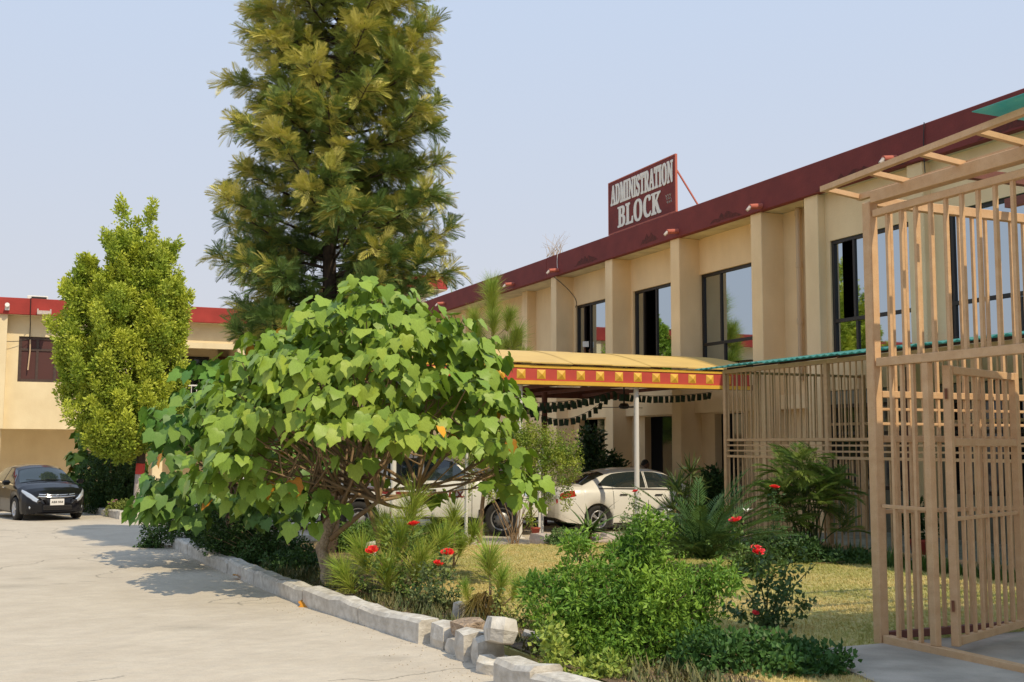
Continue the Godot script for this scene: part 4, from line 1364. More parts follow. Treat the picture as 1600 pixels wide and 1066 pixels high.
	small_box("grille", M.black, holder, Vector3(4.555, 0.665, 0), Vector3(0.06, 0.10, 0.62), Vector3.ZERO, 0.02)
	small_box("lower_grille", M.black, holder, Vector3(4.56, 0.355, 0), Vector3(0.12, 0.15, 0.78), Vector3.ZERO, 0.03)
	for k in 3: small_box("grille_slat", M.dark, holder, Vector3(4.622, 0.31 + k * 0.045, 0), Vector3(0.012, 0.014, 0.74), Vector3.ZERO, 0.0)
	for sd in [-1.0, 1.0]:
		small_box("fog_lamp_recess", M.black, holder, Vector3(4.40, 0.37, sd * 0.63), Vector3(0.12, 0.15, 0.22), Vector3(0, sd * -0.62, 0), 0.03)
		var s := st()
		lathe(s, Transform3D(Basis(Vector3(0, 1, 0), sd * -0.5) * Basis(Vector3(0, 0, 1), -PI / 2), Vector3(4.455, 0.37, sd * 0.645)), [[0.05, 0.0], [0.045, 0.018], [0.0, 0.026]], 14)
		obj("fog_lamp", s, M.lamp, holder)
		small_box("fog_trim", M.chrome, holder, Vector3(4.49, 0.335, sd * 0.575), Vector3(0.02, 0.17, 0.02), Vector3(0.5 * sd, sd * -0.5, 0), 0.005)
	small_box("splitter", M.dark, holder, Vector3(4.44, 0.205, 0), Vector3(0.24, 0.03, 1.1), Vector3.ZERO, 0.01)
	small_box("rear_bumper_lip", M.dark, holder, Vector3(0.13, 0.30, 0), Vector3(0.2, 0.05, 1.2), Vector3.ZERO, 0.01)
	var em := st()
	lathe(em, Transform3D(Basis(Vector3(0, 0, 1), -PI / 2) * Basis().scaled(Vector3(0.72, 1, 1)), Vector3(4.618, 0.665, 0)), [[0.052, 0.0], [0.06, 0.012], [0.048, 0.016]], 18)
	em.set_smooth_group(0)
	obj("emblem", em, M.chrome, holder)
	small_box("number_plate", M.white, holder, Vector3(4.628, 0.505, 0.02), Vector3(0.015, 0.17, 0.36), Vector3.ZERO, 0.004)
	if dark:
		var font := SystemFont.new()
		font.font_names = PackedStringArray(["Droid Sans"])
		font.font_weight = 700
		var tm := TextMesh.new()
		tm.text = "ABR 958"
		tm.font = font
		tm.font_size = 32
		tm.pixel_size = 0.0024
		tm.depth = 0.003
		obj("plate_lettering", tm, M.black, holder, Transform3D(Basis(Vector3.UP, PI / 2), Vector3(4.638, 0.503, 0.02)))
		var s := st()
		tube(s, [Vector3(3.60, 1.06, -0.5), Vector3(3.54, 1.085, 0.05)], 0.01, 5)
		tube(s, [Vector3(3.62, 1.055, 0.05), Vector3(3.55, 1.075, 0.55)], 0.01, 5)
		obj("wipers", s, M.black, holder)
	for c in t.get_children(): c.position -= t.basis.inverse() * Vector3.ZERO + Vector3(D.len * 0.5, 0, 0)
	t.scale = Vector3.ONE * 0.955
	b.free()
	return t

func pickup(label: String, pos: Vector3, turn: float) -> Node3D:
	D = {"len": 5.25, "rear": 1.18, "front": 4.27, "arch": 0.45, "axle": 0.37, "track": 0.86,
		"top": [[0.0, 0.72], [0.05, 0.74], [1.5, 0.76], [1.56, 1.30], [1.60, 1.60], [1.75, 1.72], [2.2, 1.775], [2.9, 1.77], [3.2, 1.70], [3.55, 1.46], [3.95, 1.20], [4.1, 1.155], [4.6, 1.12], [4.95, 1.05], [5.12, 0.95], [5.22, 0.75], [5.25, 0.6]],
		"belt": [[0.0, 0.98], [0.05, 1.10], [1.5, 1.12], [1.6, 1.13], [3.6, 1.10], [4.1, 1.06], [4.7, 1.0], [5.05, 0.90], [5.2, 0.7], [5.25, 0.55]],
		"half": [[0.0, 0.78], [0.06, 0.84], [1.5, 0.86], [3.5, 0.87], [4.3, 0.87], [4.8, 0.82], [5.05, 0.74], [5.2, 0.62], [5.25, 0.55]],
		"roofw": [[0.0, 0.76], [1.5, 0.78], [1.6, 0.66], [2.2, 0.63], [3.1, 0.62], [3.9, 0.74], [4.6, 0.72], [5.1, 0.6], [5.25, 0.45]],
		"crown": [[0.0, 0.02], [1.5, 0.02], [1.7, 0.08], [3.0, 0.08], [3.8, 0.06], [5.25, 0.04]],
		"sill": [[0.0, 0.50], [0.4, 0.46], [1.7, 0.42], [3.7, 0.40], [4.8, 0.40], [5.25, 0.42]]}
	var t := thing("pickup_truck", label, "pickup", pos, turn)
	body("body", M.carwhite, t)
	patch("windscreen", M.carglass, t, 3.22, 3.90, 7.1, 10.0, [-1.0, 1.0], 0.007, 8, 6, 6.7, 10.0)
	patch("side_window", M.carglass, t, 1.80, 2.50, 4.3, 6.75, [-1.0, 1.0], 0.006, 8, 6)
	patch("side_window", M.carglass, t, 2.58, 3.2, 4.3, 6.75, [-1.0, 1.0], 0.006, 6, 6, 4.35, 6.6)
	patch("side_window", M.carglass, t, 3.201, 3.62, 4.35, 6.6, [-1.0, 1.0], 0.006, 6, 6, 4.5, 4.8)
	for x in [1.62, 2.54, 3.62]: seam(t, x, 0.3, 4.4, [-1.0, 1.0])
	for sd in [-1.0, 1.0]:
		small_box("door_handle", M.dark, t, Vector3(1.85, 1.0, sd * 0.87), Vector3(0.2, 0.035, 0.03))
		small_box("door_handle", M.dark, t, Vector3(2.75, 1.0, sd * 0.87), Vector3(0.2, 0.035, 0.03))
		small_box("mirror", M.carwhite, t, Vector3(3.45, 1.2, sd * 1.0), Vector3(0.14, 0.2, 0.22), Vector3.ZERO, 0.05)
		small_box("bed_rail", M.carwhite, t, Vector3(0.78, 1.115, sd * 0.80), Vector3(1.5, 0.05, 0.09), Vector3.ZERO, 0.015)
		small_box("side_step", M.dark, t, Vector3(2.7, 0.40, sd * 0.80), Vector3(1.9, 0.05, 0.12), Vector3.ZERO, 0.015)
		for x in [1.18, 4.27]: wheel(t, x, sd, 0.375, 0, M.steelrim)
		small_box("mud_flap", M.black, t, Vector3(3.78, 0.40, sd * 0.76), Vector3(0.02, 0.36, 0.24), Vector3.ZERO, 0.0)
	small_box("tailgate", M.carwhite, t, Vector3(0.02, 0.86, 0), Vector3(0.05, 0.5, 1.5), Vector3.ZERO, 0.015)
	patch("headlamp", M.lamp, t, 4.75, 5.16, 3.2, 4.6, [-1.0, 1.0], 0.008, 8, 4, 2.6, 4.2)
	patch("stripe", plain(lin(0.20, 0.02, 0.02), 0.5), t, 0.35, 2.45, 2.62, 3.15, [-1.0, 1.0], 0.004, 10, 2, 2.75, 2.95)
	patch("stripe", plain(lin(0.20, 0.02, 0.02), 0.5), t, 2.55, 3.55, 2.55, 2.66, [-1.0, 1.0], 0.004, 6, 1)
	patch("stripe", M.redlamp, t, 0.9, 2.3, 3.2, 3.3, [-1.0, 1.0], 0.004, 6, 1)
	small_box("bumper", M.carwhite, t, Vector3(5.2, 0.55, 0), Vector3(0.16, 0.24, 1.5), Vector3.ZERO, 0.06)
	small_box("grille", M.dark, t, Vector3(5.2, 0.86, 0), Vector3(0.1, 0.16, 0.9), Vector3.ZERO, 0.03)
	var font := SystemFont.new()
	font.font_names = PackedStringArray(["Droid Sans"])
	font.font_weight = 700
	var tm := TextMesh.new()
	tm.text = "HILUX"
	tm.font = font
	tm.font_size = 32
	tm.pixel_size = 0.0058
	tm.depth = 0.004
	obj("door_lettering", tm, plain(lin(0.20, 0.02, 0.02), 0.5), t, Transform3D(Basis(Vector3(1.35, 0, 0), Vector3(0.15, 1, 0), Vector3(0, 0, 1)), Vector3(3.06, 0.90, 0.873)))
	for c in t.get_children(): c.position -= Vector3(D.len * 0.5, 0, 0)
	t.scale = Vector3.ONE * 0.95
	return t

func heading(du: float, dw: float) -> float:       # turn that points +x along (du, dw)
	var d := B(du, dw)
	return atan2(-d.z, d.x)

func vehicles() -> void:
	# +z must be the side towards the camera: a car whose nose points along +w shows its +z side to -u
	var s1 := sedan("white sedan with five spoke wheels parked under the canopy beside the white post", M.carwhite, G(22.45, 12.75), heading(0.0, 1.0), 5, false)
	s1.set_meta("group", "white sedans in the carport")
	var h := Vector2(-0.34, 0.94)
	pickup("white pickup truck with red side stripe parked behind the broad leaved tree", G(22.55, 7.85), heading(h.x, h.y))
	var s2 := s1.duplicate()
	s2.name = numbered("parked_car")
	add_child(s2)
	s2.position = G(25.0, 10.6)
	s2.rotation.y = heading(0.12, 1.0)
	s2.set_meta("label", "white sedan behind the others with only its roof and windows showing")
	var s3 := s1.duplicate()
	s3.name = numbered("parked_car")
	add_child(s3)
	s3.position = G(25.6, 5.6)
	s3.rotation.y = heading(-0.1, 1.0)
	s3.set_meta("label", "white car farthest left in the carport, behind the pickup bed")
	var hb := Vector2(-0.97, 0.25)
	var front := G(31.75, 0.62)
	var k := sedan("glossy black sedan with chrome grille parked on the driveway at left", M.carblack, front + B(-hb.x, -hb.y).normalized() * 1.35, heading(hb.x, hb.y), 5, true)
	k.set_meta("group", "cars at the left edge of the driveway")
	var s4 := s1.duplicate()
	s4.name = numbered("parked_car")
	add_child(s4)
	s4.position = G(39.0, -1.35)
	s4.rotation.y = heading(-1.0, 0.1)
	s4.set_meta("label", "white car at the left edge, mostly hidden behind the black sedan")
	s4.set_meta("group", "cars at the left edge of the driveway")

# ---------- people: one skin meshed from tapered limbs
func figure(bones: Array, cell: float) -> SurfaceTool:      # bones: [a, b, ra, rb]
	var lo := Vector3.ONE * 99.0
	var hi := Vector3.ONE * -99.0
	for b in bones:
		for e in [0, 1]:
			var r: float = b[2 + e] + cell * 2.5
			lo = lo.min(b[e] - Vector3.ONE * r)
			hi = hi.max(b[e] + Vector3.ONE * r)
	var n := Vector3i(((hi - lo) / cell).ceil()) + Vector3i.ONE
	var f := PackedFloat32Array()
	f.resize(n.x * n.y * n.z)
	f.fill(1.0)
	for b in bones:
		var a: Vector3 = b[0]
		var ab: Vector3 = b[1] - a
		var l2 := maxf(ab.length_squared(), 1e-9)
		var m: float = maxf(b[2], b[3]) + cell * 3.0
		var i0 := Vector3i(((a.min(b[1]) - Vector3.ONE * m - lo) / cell).floor()).clamp(Vector3i.ZERO, n - Vector3i.ONE)
		var i1 := Vector3i(((a.max(b[1]) + Vector3.ONE * m - lo) / cell).ceil()).clamp(Vector3i.ZERO, n - Vector3i.ONE)
		for z in range(i0.z, i1.z + 1):
			for y in range(i0.y, i1.y + 1):
				for x in range(i0.x, i1.x + 1):
					var p := lo + Vector3(x, y, z) * cell
					var t := clampf((p - a).dot(ab) / l2, 0, 1)
					var d: float = p.distance_to(a + ab * t) - lerpf(b[2], b[3], t)
					var i := x + n.x * (y + n.y * z)
					var h := maxf(0.03 - absf(f[i] - d), 0.0) / 0.03
					f[i] = minf(f[i], d) - h * h * 0.0075
	var vert := {}
	var s := st()
	s.set_smooth_group(0)
	var cellv := func(c: Vector3i) -> Vector3:
		if vert.has(c): return vert[c]
		var sum := Vector3.ZERO
		var cnt := 0
		for e in 12:
			var ax := e / 4
			var q := Vector3i.ZERO
			q[(ax + 1) % 3] = e & 1
			q[(ax + 2) % 3] = (e >> 1) & 1
			var r := q
			r[ax] = 1
			var va := f[c.x + q.x + n.x * (c.y + q.y + n.y * (c.z + q.z))]
			var vb := f[c.x + r.x + n.x * (c.y + r.y + n.y * (c.z + r.z))]
			if (va < 0.0) != (vb < 0.0):
				sum += Vector3(c + q).lerp(Vector3(c + r), va / (va - vb))
				cnt += 1
		vert[c] = lo + sum / maxi(cnt, 1) * cell
		return vert[c]
	for z in range(1, n.z - 1):
		for y in range(1, n.y - 1):
			for x in range(1, n.x - 1):
				var c := Vector3i(x, y, z)
				var v0 := f[x + n.x * (y + n.y * z)]
				for ax in 3:
					var d := Vector3i.ZERO
					d[ax] = 1
					var v1 := f[x + d.x + n.x * (y + d.y + n.y * (z + d.z))]
					if (v0 < 0.0) == (v1 < 0.0): continue
					var e1 := Vector3i.ZERO
					e1[(ax + 1) % 3] = 1
					var e2 := Vector3i.ZERO
					e2[(ax + 2) % 3] = 1
					face(s, [cellv.call(c), cellv.call(c - e1), cellv.call(c - e1 - e2), cellv.call(c - e2)], Vector3(d) * (1.0 if v0 < 0.0 else -1.0))
	return s

func hand(s: Vector3, d: Vector3, side: Vector3) -> Array:    # palm and five fingers from the wrist s
	var o := [[s, s + d * 0.08, 0.026, 0.03]]
	for k in 4:
		var root := s + d * 0.085 + side * (k - 1.5) * 0.021
		var ln: float = [0.062, 0.075, 0.07, 0.055][k]
		o.append([root, root + d * ln * 0.6, 0.0095, 0.009])
		o.append([root + d * ln * 0.6, root + d * ln + side.cross(d) * 0.012, 0.009, 0.0075])
	o.append([s + d * 0.03 + side * -0.025, s + d * 0.075 + side * -0.06, 0.012, 0.009])
	return o

func people() -> void:
	# person at the upper window, arm raised; own axes: -x looks out of the window
	var pos := B(29.99, 15.74, 2.752)
	var p := thing("person", "person in red shirt with raised arm in the open upper window", "person", pos, A)
	var v := func(x: float, y: float, z: float) -> Vector3: return Vector3(x, y, z)
	var bones := [[v.call(0, 0.95, 0), v.call(0, 1.36, 0), 0.15, 0.15], [v.call(0, 1.36, -0.16), v.call(0, 1.36, 0.16), 0.07, 0.07], [v.call(0, 1.40, 0), v.call(-0.02, 1.50, 0), 0.05, 0.05],
		[v.call(-0.02, 1.56, 0), v.call(-0.03, 1.62, 0), 0.085, 0.088], [v.call(-0.10, 1.565, 0), v.call(-0.122, 1.55, 0), 0.016, 0.014], [v.call(-0.02, 1.58, -0.09), v.call(-0.02, 1.60, -0.092), 0.02, 0.02], [v.call(-0.02, 1.58, 0.09), v.call(-0.02, 1.60, 0.092), 0.02, 0.02],
		[v.call(0, 0.92, 0.09), v.call(0, 0.5, 0.1), 0.09, 0.06], [v.call(0, 0.5, 0.1), v.call(0.01, 0.07, 0.1), 0.055, 0.04], [v.call(0.01, 0.05, 0.1), v.call(-0.15, 0.03, 0.1), 0.04, 0.03],
		[v.call(0, 0.92, -0.09), v.call(0, 0.5, -0.1), 0.09, 0.06], [v.call(0, 0.5, -0.1), v.call(0.01, 0.07, -0.1), 0.055, 0.04], [v.call(0.01, 0.05, -0.1), v.call(-0.15, 0.03, -0.1), 0.04, 0.03],
		[v.call(0, 1.36, -0.17), v.call(-0.16, 1.50, -0.20), 0.05, 0.042], [v.call(-0.16, 1.50, -0.20), v.call(-0.20, 1.74, -0.12), 0.04, 0.028],
		[v.call(0, 1.36, 0.17), v.call(-0.04, 1.10, 0.2), 0.05, 0.04], [v.call(-0.04, 1.10, 0.2), v.call(-0.16, 0.92, 0.17), 0.038, 0.028]]
	bones += hand(v.call(-0.20, 1.74, -0.12), v.call(0.0, 0.97, 0.22).normalized(), v.call(0, -0.22, 0.97).normalized())
	bones += hand(v.call(-0.16, 0.92, 0.17), v.call(-0.5, -0.8, 0).normalized(), v.call(0, 0, 1))
	obj("body", figure(bones, 0.016), M.skin, p)
	obj("hair", figure([[v.call(0.0, 1.63, 0), v.call(0.0, 1.66, 0), 0.092, 0.09], [v.call(0.04, 1.58, 0), v.call(0.04, 1.62, 0), 0.08, 0.085]], 0.014), M.hair, p)
	obj("shirt", figure([[v.call(0, 0.93, 0), v.call(0, 1.37, 0), 0.168, 0.165], [v.call(0, 1.36, -0.17), v.call(0, 1.36, 0.17), 0.085, 0.085], [v.call(0, 1.36, -0.18), v.call(-0.1, 1.45, -0.195), 0.066, 0.062], [v.call(0, 1.36, 0.18), v.call(-0.03, 1.2, 0.2), 0.066, 0.06]], 0.018), M.shirtred, p)
	obj("trousers", figure([[v.call(0, 0.93, 0.07), v.call(0, 0.5, 0.1), 0.11, 0.075], [v.call(0, 0.5, 0.1), v.call(0.01, 0.1, 0.1), 0.072, 0.06], [v.call(0, 0.93, -0.07), v.call(0, 0.5, -0.1), 0.11, 0.075], [v.call(0, 0.5, -0.1), v.call(0.01, 0.1, -0.1), 0.072, 0.06]], 0.02), M.trousers, p)
	for sd in [-1.0, 1.0]:
		small_box("eye", M.black, p, Vector3(-0.108, 1.60, sd * 0.034), Vector3(0.012, 0.012, 0.022), Vector3.ZERO, 0.004)
	small_box("mouth", M.shutter, p, Vector3(-0.106, 1.525, 0), Vector3(0.012, 0.01, 0.045), Vector3.ZERO, 0.003)
	var s := st()
	box(s, Transform3D(Basis(Vector3.UP, A + 0.9), p.transform * Vector3(-0.25, 1.80, 0.03)), Vector3(0.005, 0.17, 0.19), 0.0)
	tag(obj("paper_sheet", s, M.white), "white sheet held up in the window by the person", "paper")
	# person behind the white sedan, bent forward
	var q := thing("person", "person in pale shirt leaning forward behind the white sedan", "person", G(23.95, 13.6), heading(-0.2, 1.0))
	var b2 := [[v.call(0, 0.9, 0), v.call(0.22, 1.28, 0), 0.15, 0.155], [v.call(0.22, 1.3, -0.16), v.call(0.22, 1.3, 0.16), 0.075, 0.075], [v.call(0.25, 1.33, 0), v.call(0.33, 1.40, 0), 0.055, 0.055], [v.call(0.36, 1.43, 0), v.call(0.40, 1.47, 0), 0.088, 0.09], [v.call(0.46, 1.41, 0), v.call(0.475, 1.39, 0), 0.016, 0.014],
		[v.call(0.36, 1.43, -0.09), v.call(0.36, 1.45, -0.09), 0.02, 0.02], [v.call(0.36, 1.43, 0.09), v.call(0.36, 1.45, 0.09), 0.02, 0.02],
		[v.call(0, 0.88, 0.1), v.call(0.04, 0.48, 0.11), 0.09, 0.062], [v.call(0.04, 0.48, 0.11), v.call(-0.02, 0.07, 0.11), 0.06, 0.042], [v.call(-0.02, 0.05, 0.11), v.call(0.14, 0.035, 0.11), 0.042, 0.035],
		[v.call(0, 0.88, -0.1), v.call(0.04, 0.48, -0.11), 0.09, 0.062], [v.call(0.04, 0.48, -0.11), v.call(-0.02, 0.07, -0.11), 0.06, 0.042], [v.call(-0.02, 0.05, -0.11), v.call(0.14, 0.035, -0.11), 0.042, 0.035],
		[v.call(0.22, 1.3, -0.18), v.call(0.34, 1.05, -0.2), 0.052, 0.042], [v.call(0.34, 1.05, -0.2), v.call(0.5, 0.9, -0.16), 0.04, 0.03], [v.call(0.22, 1.3, 0.18), v.call(0.34, 1.05, 0.2), 0.052, 0.042], [v.call(0.34, 1.05, 0.2), v.call(0.5, 0.9, 0.16), 0.04, 0.03]]
	for sd in [-1.0, 1.0]: b2 += hand(v.call(0.5, 0.9, sd * 0.16), v.call(0.8, -0.6, 0).normalized(), v.call(0, 0, -sd))
	obj("body", figure(b2, 0.018), M.skin, q)
	obj("shirt", figure([[v.call(0, 0.86, 0), v.call(0.22, 1.28, 0), 0.175, 0.178], [v.call(0.22, 1.3, -0.17), v.call(0.22, 1.3, 0.17), 0.095, 0.095], [v.call(0.22, 1.3, -0.18), v.call(0.34, 1.06, -0.2), 0.075, 0.062], [v.call(0.22, 1.3, 0.18), v.call(0.34, 1.06, 0.2), 0.075, 0.062]], 0.02), M.shirtpale, q)
	obj("trousers", figure([[v.call(0, 0.88, 0.08), v.call(0.04, 0.48, 0.11), 0.115, 0.082], [v.call(0.04, 0.48, 0.11), v.call(-0.02, 0.1, 0.11), 0.08, 0.062], [v.call(0, 0.88, -0.08), v.call(0.04, 0.48, -0.11), 0.115, 0.082], [v.call(0.04, 0.48, -0.11), v.call(-0.02, 0.1, -0.11), 0.08, 0.062]], 0.02), M.shirtpale, q)
	obj("hair", figure([[v.call(0.36, 1.46, 0), v.call(0.38, 1.50, 0), 0.092, 0.09]], 0.015), M.hair, q)
	for sd in [-1.0, 1.0]: small_box("eye", M.black, q, Vector3(0.472, 1.445, sd * 0.034), Vector3(0.012, 0.012, 0.022), Vector3.ZERO, 0.004)
	small_box("mouth", M.shutter, q, Vector3(0.462, 1.37, 0), Vector3(0.012, 0.01, 0.045), Vector3.ZERO, 0.003)

# ---------- leaves and other small meshes
func leaf_diamond(s: SurfaceTool, t: Transform3D, ln: float, wd: float, fold := 0.25) -> void:   # along +y of t, facing z
	var a := Vector3.ZERO
	var b := Vector3(0, ln, 0)
	var m := ln * 0.45
	for sg in [-1.0, 1.0]:
		var c := Vector3(sg * wd * 0.5, m, wd * fold)
		face(s, [t * a, t * c, t * (b + Vector3(0, 0, wd * fold * 0.3))], t.basis * Vector3(0, 0, 1))

func any_basis(y: Vector3, spin: float) -> Basis:
	y = y.normalized()
	var x := y.cross(Vector3.UP)
	if x.length() < 0.05: x = y.cross(Vector3.RIGHT)
	x = x.normalized()
	return Basis(y, spin) * Basis(x, y, x.cross(y))

func sprig(n: int, ln: float, wd: float, radius: float, up: float, seed_: int) -> Mesh:
	rng.seed = seed_
	var s := st()
	for i in n:
		var d := (dirv() + Vector3.UP * up).normalized()
		leaf_diamond(s, Transform3D(any_basis(d, rr(0, TAU)), d * radius * rr(0.1, 1.0)), ln * rr(0.7, 1.2), wd * rr(0.8, 1.2))
	s.generate_normals()
	return s.commit()

func frond(pairs: int, ln: float, pin: float, wid: float, angle: float, droop: float, keel: float, seed_: int) -> Mesh:   # a feather leaf along +y, arching to -z
	rng.seed = seed_
	var s := st()
	var p := func(t: float) -> Vector3: return Vector3(0, ln * t * (1.0 - 0.25 * droop * t), -ln * droop * t * t * 0.8)
	for i in 5:
		var a: Vector3 = p.call(i / 5.0)
		var b: Vector3 = p.call((i + 1) / 5.0)
		var w := 0.006 * (1.0 - i / 6.0) * ln * 2.0
		face(s, [a + Vector3(-w, 0, 0), a + Vector3(w, 0, 0), b + Vector3(w * 0.8, 0, 0), b + Vector3(-w * 0.8, 0, 0)], Vector3(0, 0, 1))
	for i in pairs:
		var t := 0.10 + 0.90 * i / (pairs - 1)
		var a: Vector3 = p.call(t)
		var l := pin * (0.35 + 1.3 * sin(PI * (0.12 + 0.80 * t))) * 0.65
		for sg in [-1.0, 1.0]:
			var an := angle * rr(0.85, 1.15) * (1.0 - 0.45 * t)
			var d := Vector3(sg * sin(an), cos(an), keel * rr(0.6, 1.4) - droop * t).normalized()
			var n := Vector3(d.y * sg, -d.x * sg, 0).normalized() * wid * 0.5
			var m := a + d * l * 0.45 
			face(s, [a, m + n, a + d * l + Vector3(0, 0, -droop * l * 0.25), m - n], Vector3(0, 0, 1))
	s.generate_normals()
	return s.commit()

func needles(n: int, ln: float, wid: float, axis: float, seed_: int, lean := 0.65) -> Mesh:
	rng.seed = seed_
	var s := st()
	for i in n:
		var t := rng.randf()
		var az := rr(0, TAU)
		var th := lean * rr(0.45, 1.35) * (1.15 - 0.6 * t)
		var d := Vector3(sin(th) * cos(az), cos(th), sin(th) * sin(az))
		var a := Vector3(0, axis * t, 0)
		var l := ln * rr(0.75, 1.1)
		var sd := d.cross(dirv()).normalized() * wid * 0.5
		var m := a + d * l * 0.55 + Vector3(0, -l * 0.02, 0)
		var e := a + d * l + Vector3(0, -l * 0.10, 0)
		face(s, [a - sd, a + sd, m + sd * 0.8, m - sd * 0.8], Vector3(0, 0, 1))
		face(s, [m - sd * 0.8, m + sd * 0.8, e], Vector3(0, 0, 1))
	s.generate_normals()
	return s.commit()

func broad_leaf(seed_: int, lobes: float) -> Mesh:   # hand-shaped leaf of unit length hanging from the origin along -y, facing +z
	rng.seed = seed_
	var half := [Vector2(0.0, 0.02), Vector2(0.20, 0.15), Vector2(0.43, 0.07), Vector2(0.53, -0.15), Vector2(0.45 - 0.03 * lobes, -0.30), Vector2(0.48, -0.50), Vector2(0.28 - 0.03 * lobes, -0.66), Vector2(0.0, -0.98)]
	var o := []
	for v in half: o.append(v + (Vector2(rr(-0.03, 0.03), rr(-0.03, 0.03)) if v.x > 0 else Vector2.ZERO))
	var s := st()
	s.set_smooth_group(0)
	var tilt := rr(0.7, 1.3)
	var z := func(v: Vector2) -> float: return 0.10 * absf(v.x) * 1.6 - 0.32 * tilt * v.x * v.x - 0.20 * tilt * v.y * v.y + 0.03 * sin(v.x * 17.0 + v.y * 9.0)
	for sg in [-1.0, 1.0]:
		var c0 := Vector2(0, -0.02)
		var spine := [Vector2(0, 0.0), Vector2(0, -0.3), Vector2(0, -0.65), Vector2(0, -1.0)]
		var tri := [[0, 1, 0], [1, 2, 0], [2, 3, 0], [3, 4, 1], [4, 5, 1], [5, 6, 2], [6, 7, 2]]
		for t in tri:
			var q := [o[t[0]], o[t[1]], spine[t[2]]]
			var p := []
			for v in q: p.append(Vector3(v.x * sg, v.y, z.call(v)))
			if (p[1] - p[0]).cross(p[2] - p[0]).length() > 1e-5: face(s, p, Vector3(0, 0, 1))
		for pr in [[0, 1, 3], [1, 2, 5]]:
			var p := []
			for v in [spine[pr[0]], spine[pr[1]], o[pr[2]]]: p.append(Vector3(v.x * sg, v.y, z.call(v)))
			face(s, p, Vector3(0, 0, 1))
	s.generate_normals()
	var ar := s.commit_to_arrays()
	var uv := PackedVector2Array()
	for v in ar[Mesh.ARRAY_VERTEX]: uv.append(Vector2(v.x + 0.5, (0.15 - v.y) / 1.25))
	ar[Mesh.ARRAY_TEX_UV] = uv
	var am := ArrayMesh.new()
	am.add_surface_from_arrays(Mesh.PRIMITIVE_TRIANGLES, ar)
	return am

func rose_head(seed_: int) -> Mesh:
	rng.seed = seed_
	var s := st()
	for ring in 4:
		var n: int = [3, 4, 5, 6][ring]
		for k in n:
			var az := TAU * k / n + ring * 0.7 + rr(-0.15, 0.15)
			var open: float = [0.15, 0.42, 0.75, 1.15][ring]
			var h: float = [0.75, 0.72, 0.62, 0.45][ring]
			var out := Vector3(cos(az), 0, sin(az))
			var sd := Vector3(-sin(az), 0, cos(az))
			var a := out * 0.12
			var b := out * (0.25 + open * 0.45) + Vector3(0, h * 0.6, 0)
			var c := out * (0.20 + open * 0.75) + Vector3(0, h, 0)
			var w := 0.22 + ring * 0.10
			face(s, [a - sd * 0.1, a + sd * 0.1, b + sd * w, b - sd * w], out)
			face(s, [b - sd * w, b + sd * w, c + sd * w * 0.7, c - sd * w * 0.7], out)
	s.generate_normals()
	return s.commit()

func meshes() -> void:
	rng.seed = 3
	var s := st()
	for i in 6:
		var az := rr(0, TAU)
		var a := Vector3(rr(-0.03, 0.03), 0, rr(-0.03, 0.03))
		var sd := Vector3(cos(az + 1.5), 0, sin(az + 1.5)) * 0.004
		var tip := a + Vector3(cos(az) * rr(0.01, 0.035), rr(0.02, 0.045), sin(az) * rr(0.01, 0.035))
		face(s, [a - sd, a + sd, tip], Vector3(0, 0, 1))
	s.generate_normals()
	M.tuft_mesh = s.commit()

# ---------- trees
func trunk_of(parent: Node3D, pts: Array, rads: Array, m: Material, called := "trunk", n := 10) -> void:
	var s := st()
	tube(s, pts, rads, n)
	obj(called, s, m, parent)

func vary(c: Vector3, d: Vector3, t: float, j := 0.12) -> Color:
	var v := c.lerp(d, t) * (1.0 + rr(-j, j))
	return Color(v.x, v.y, v.z)

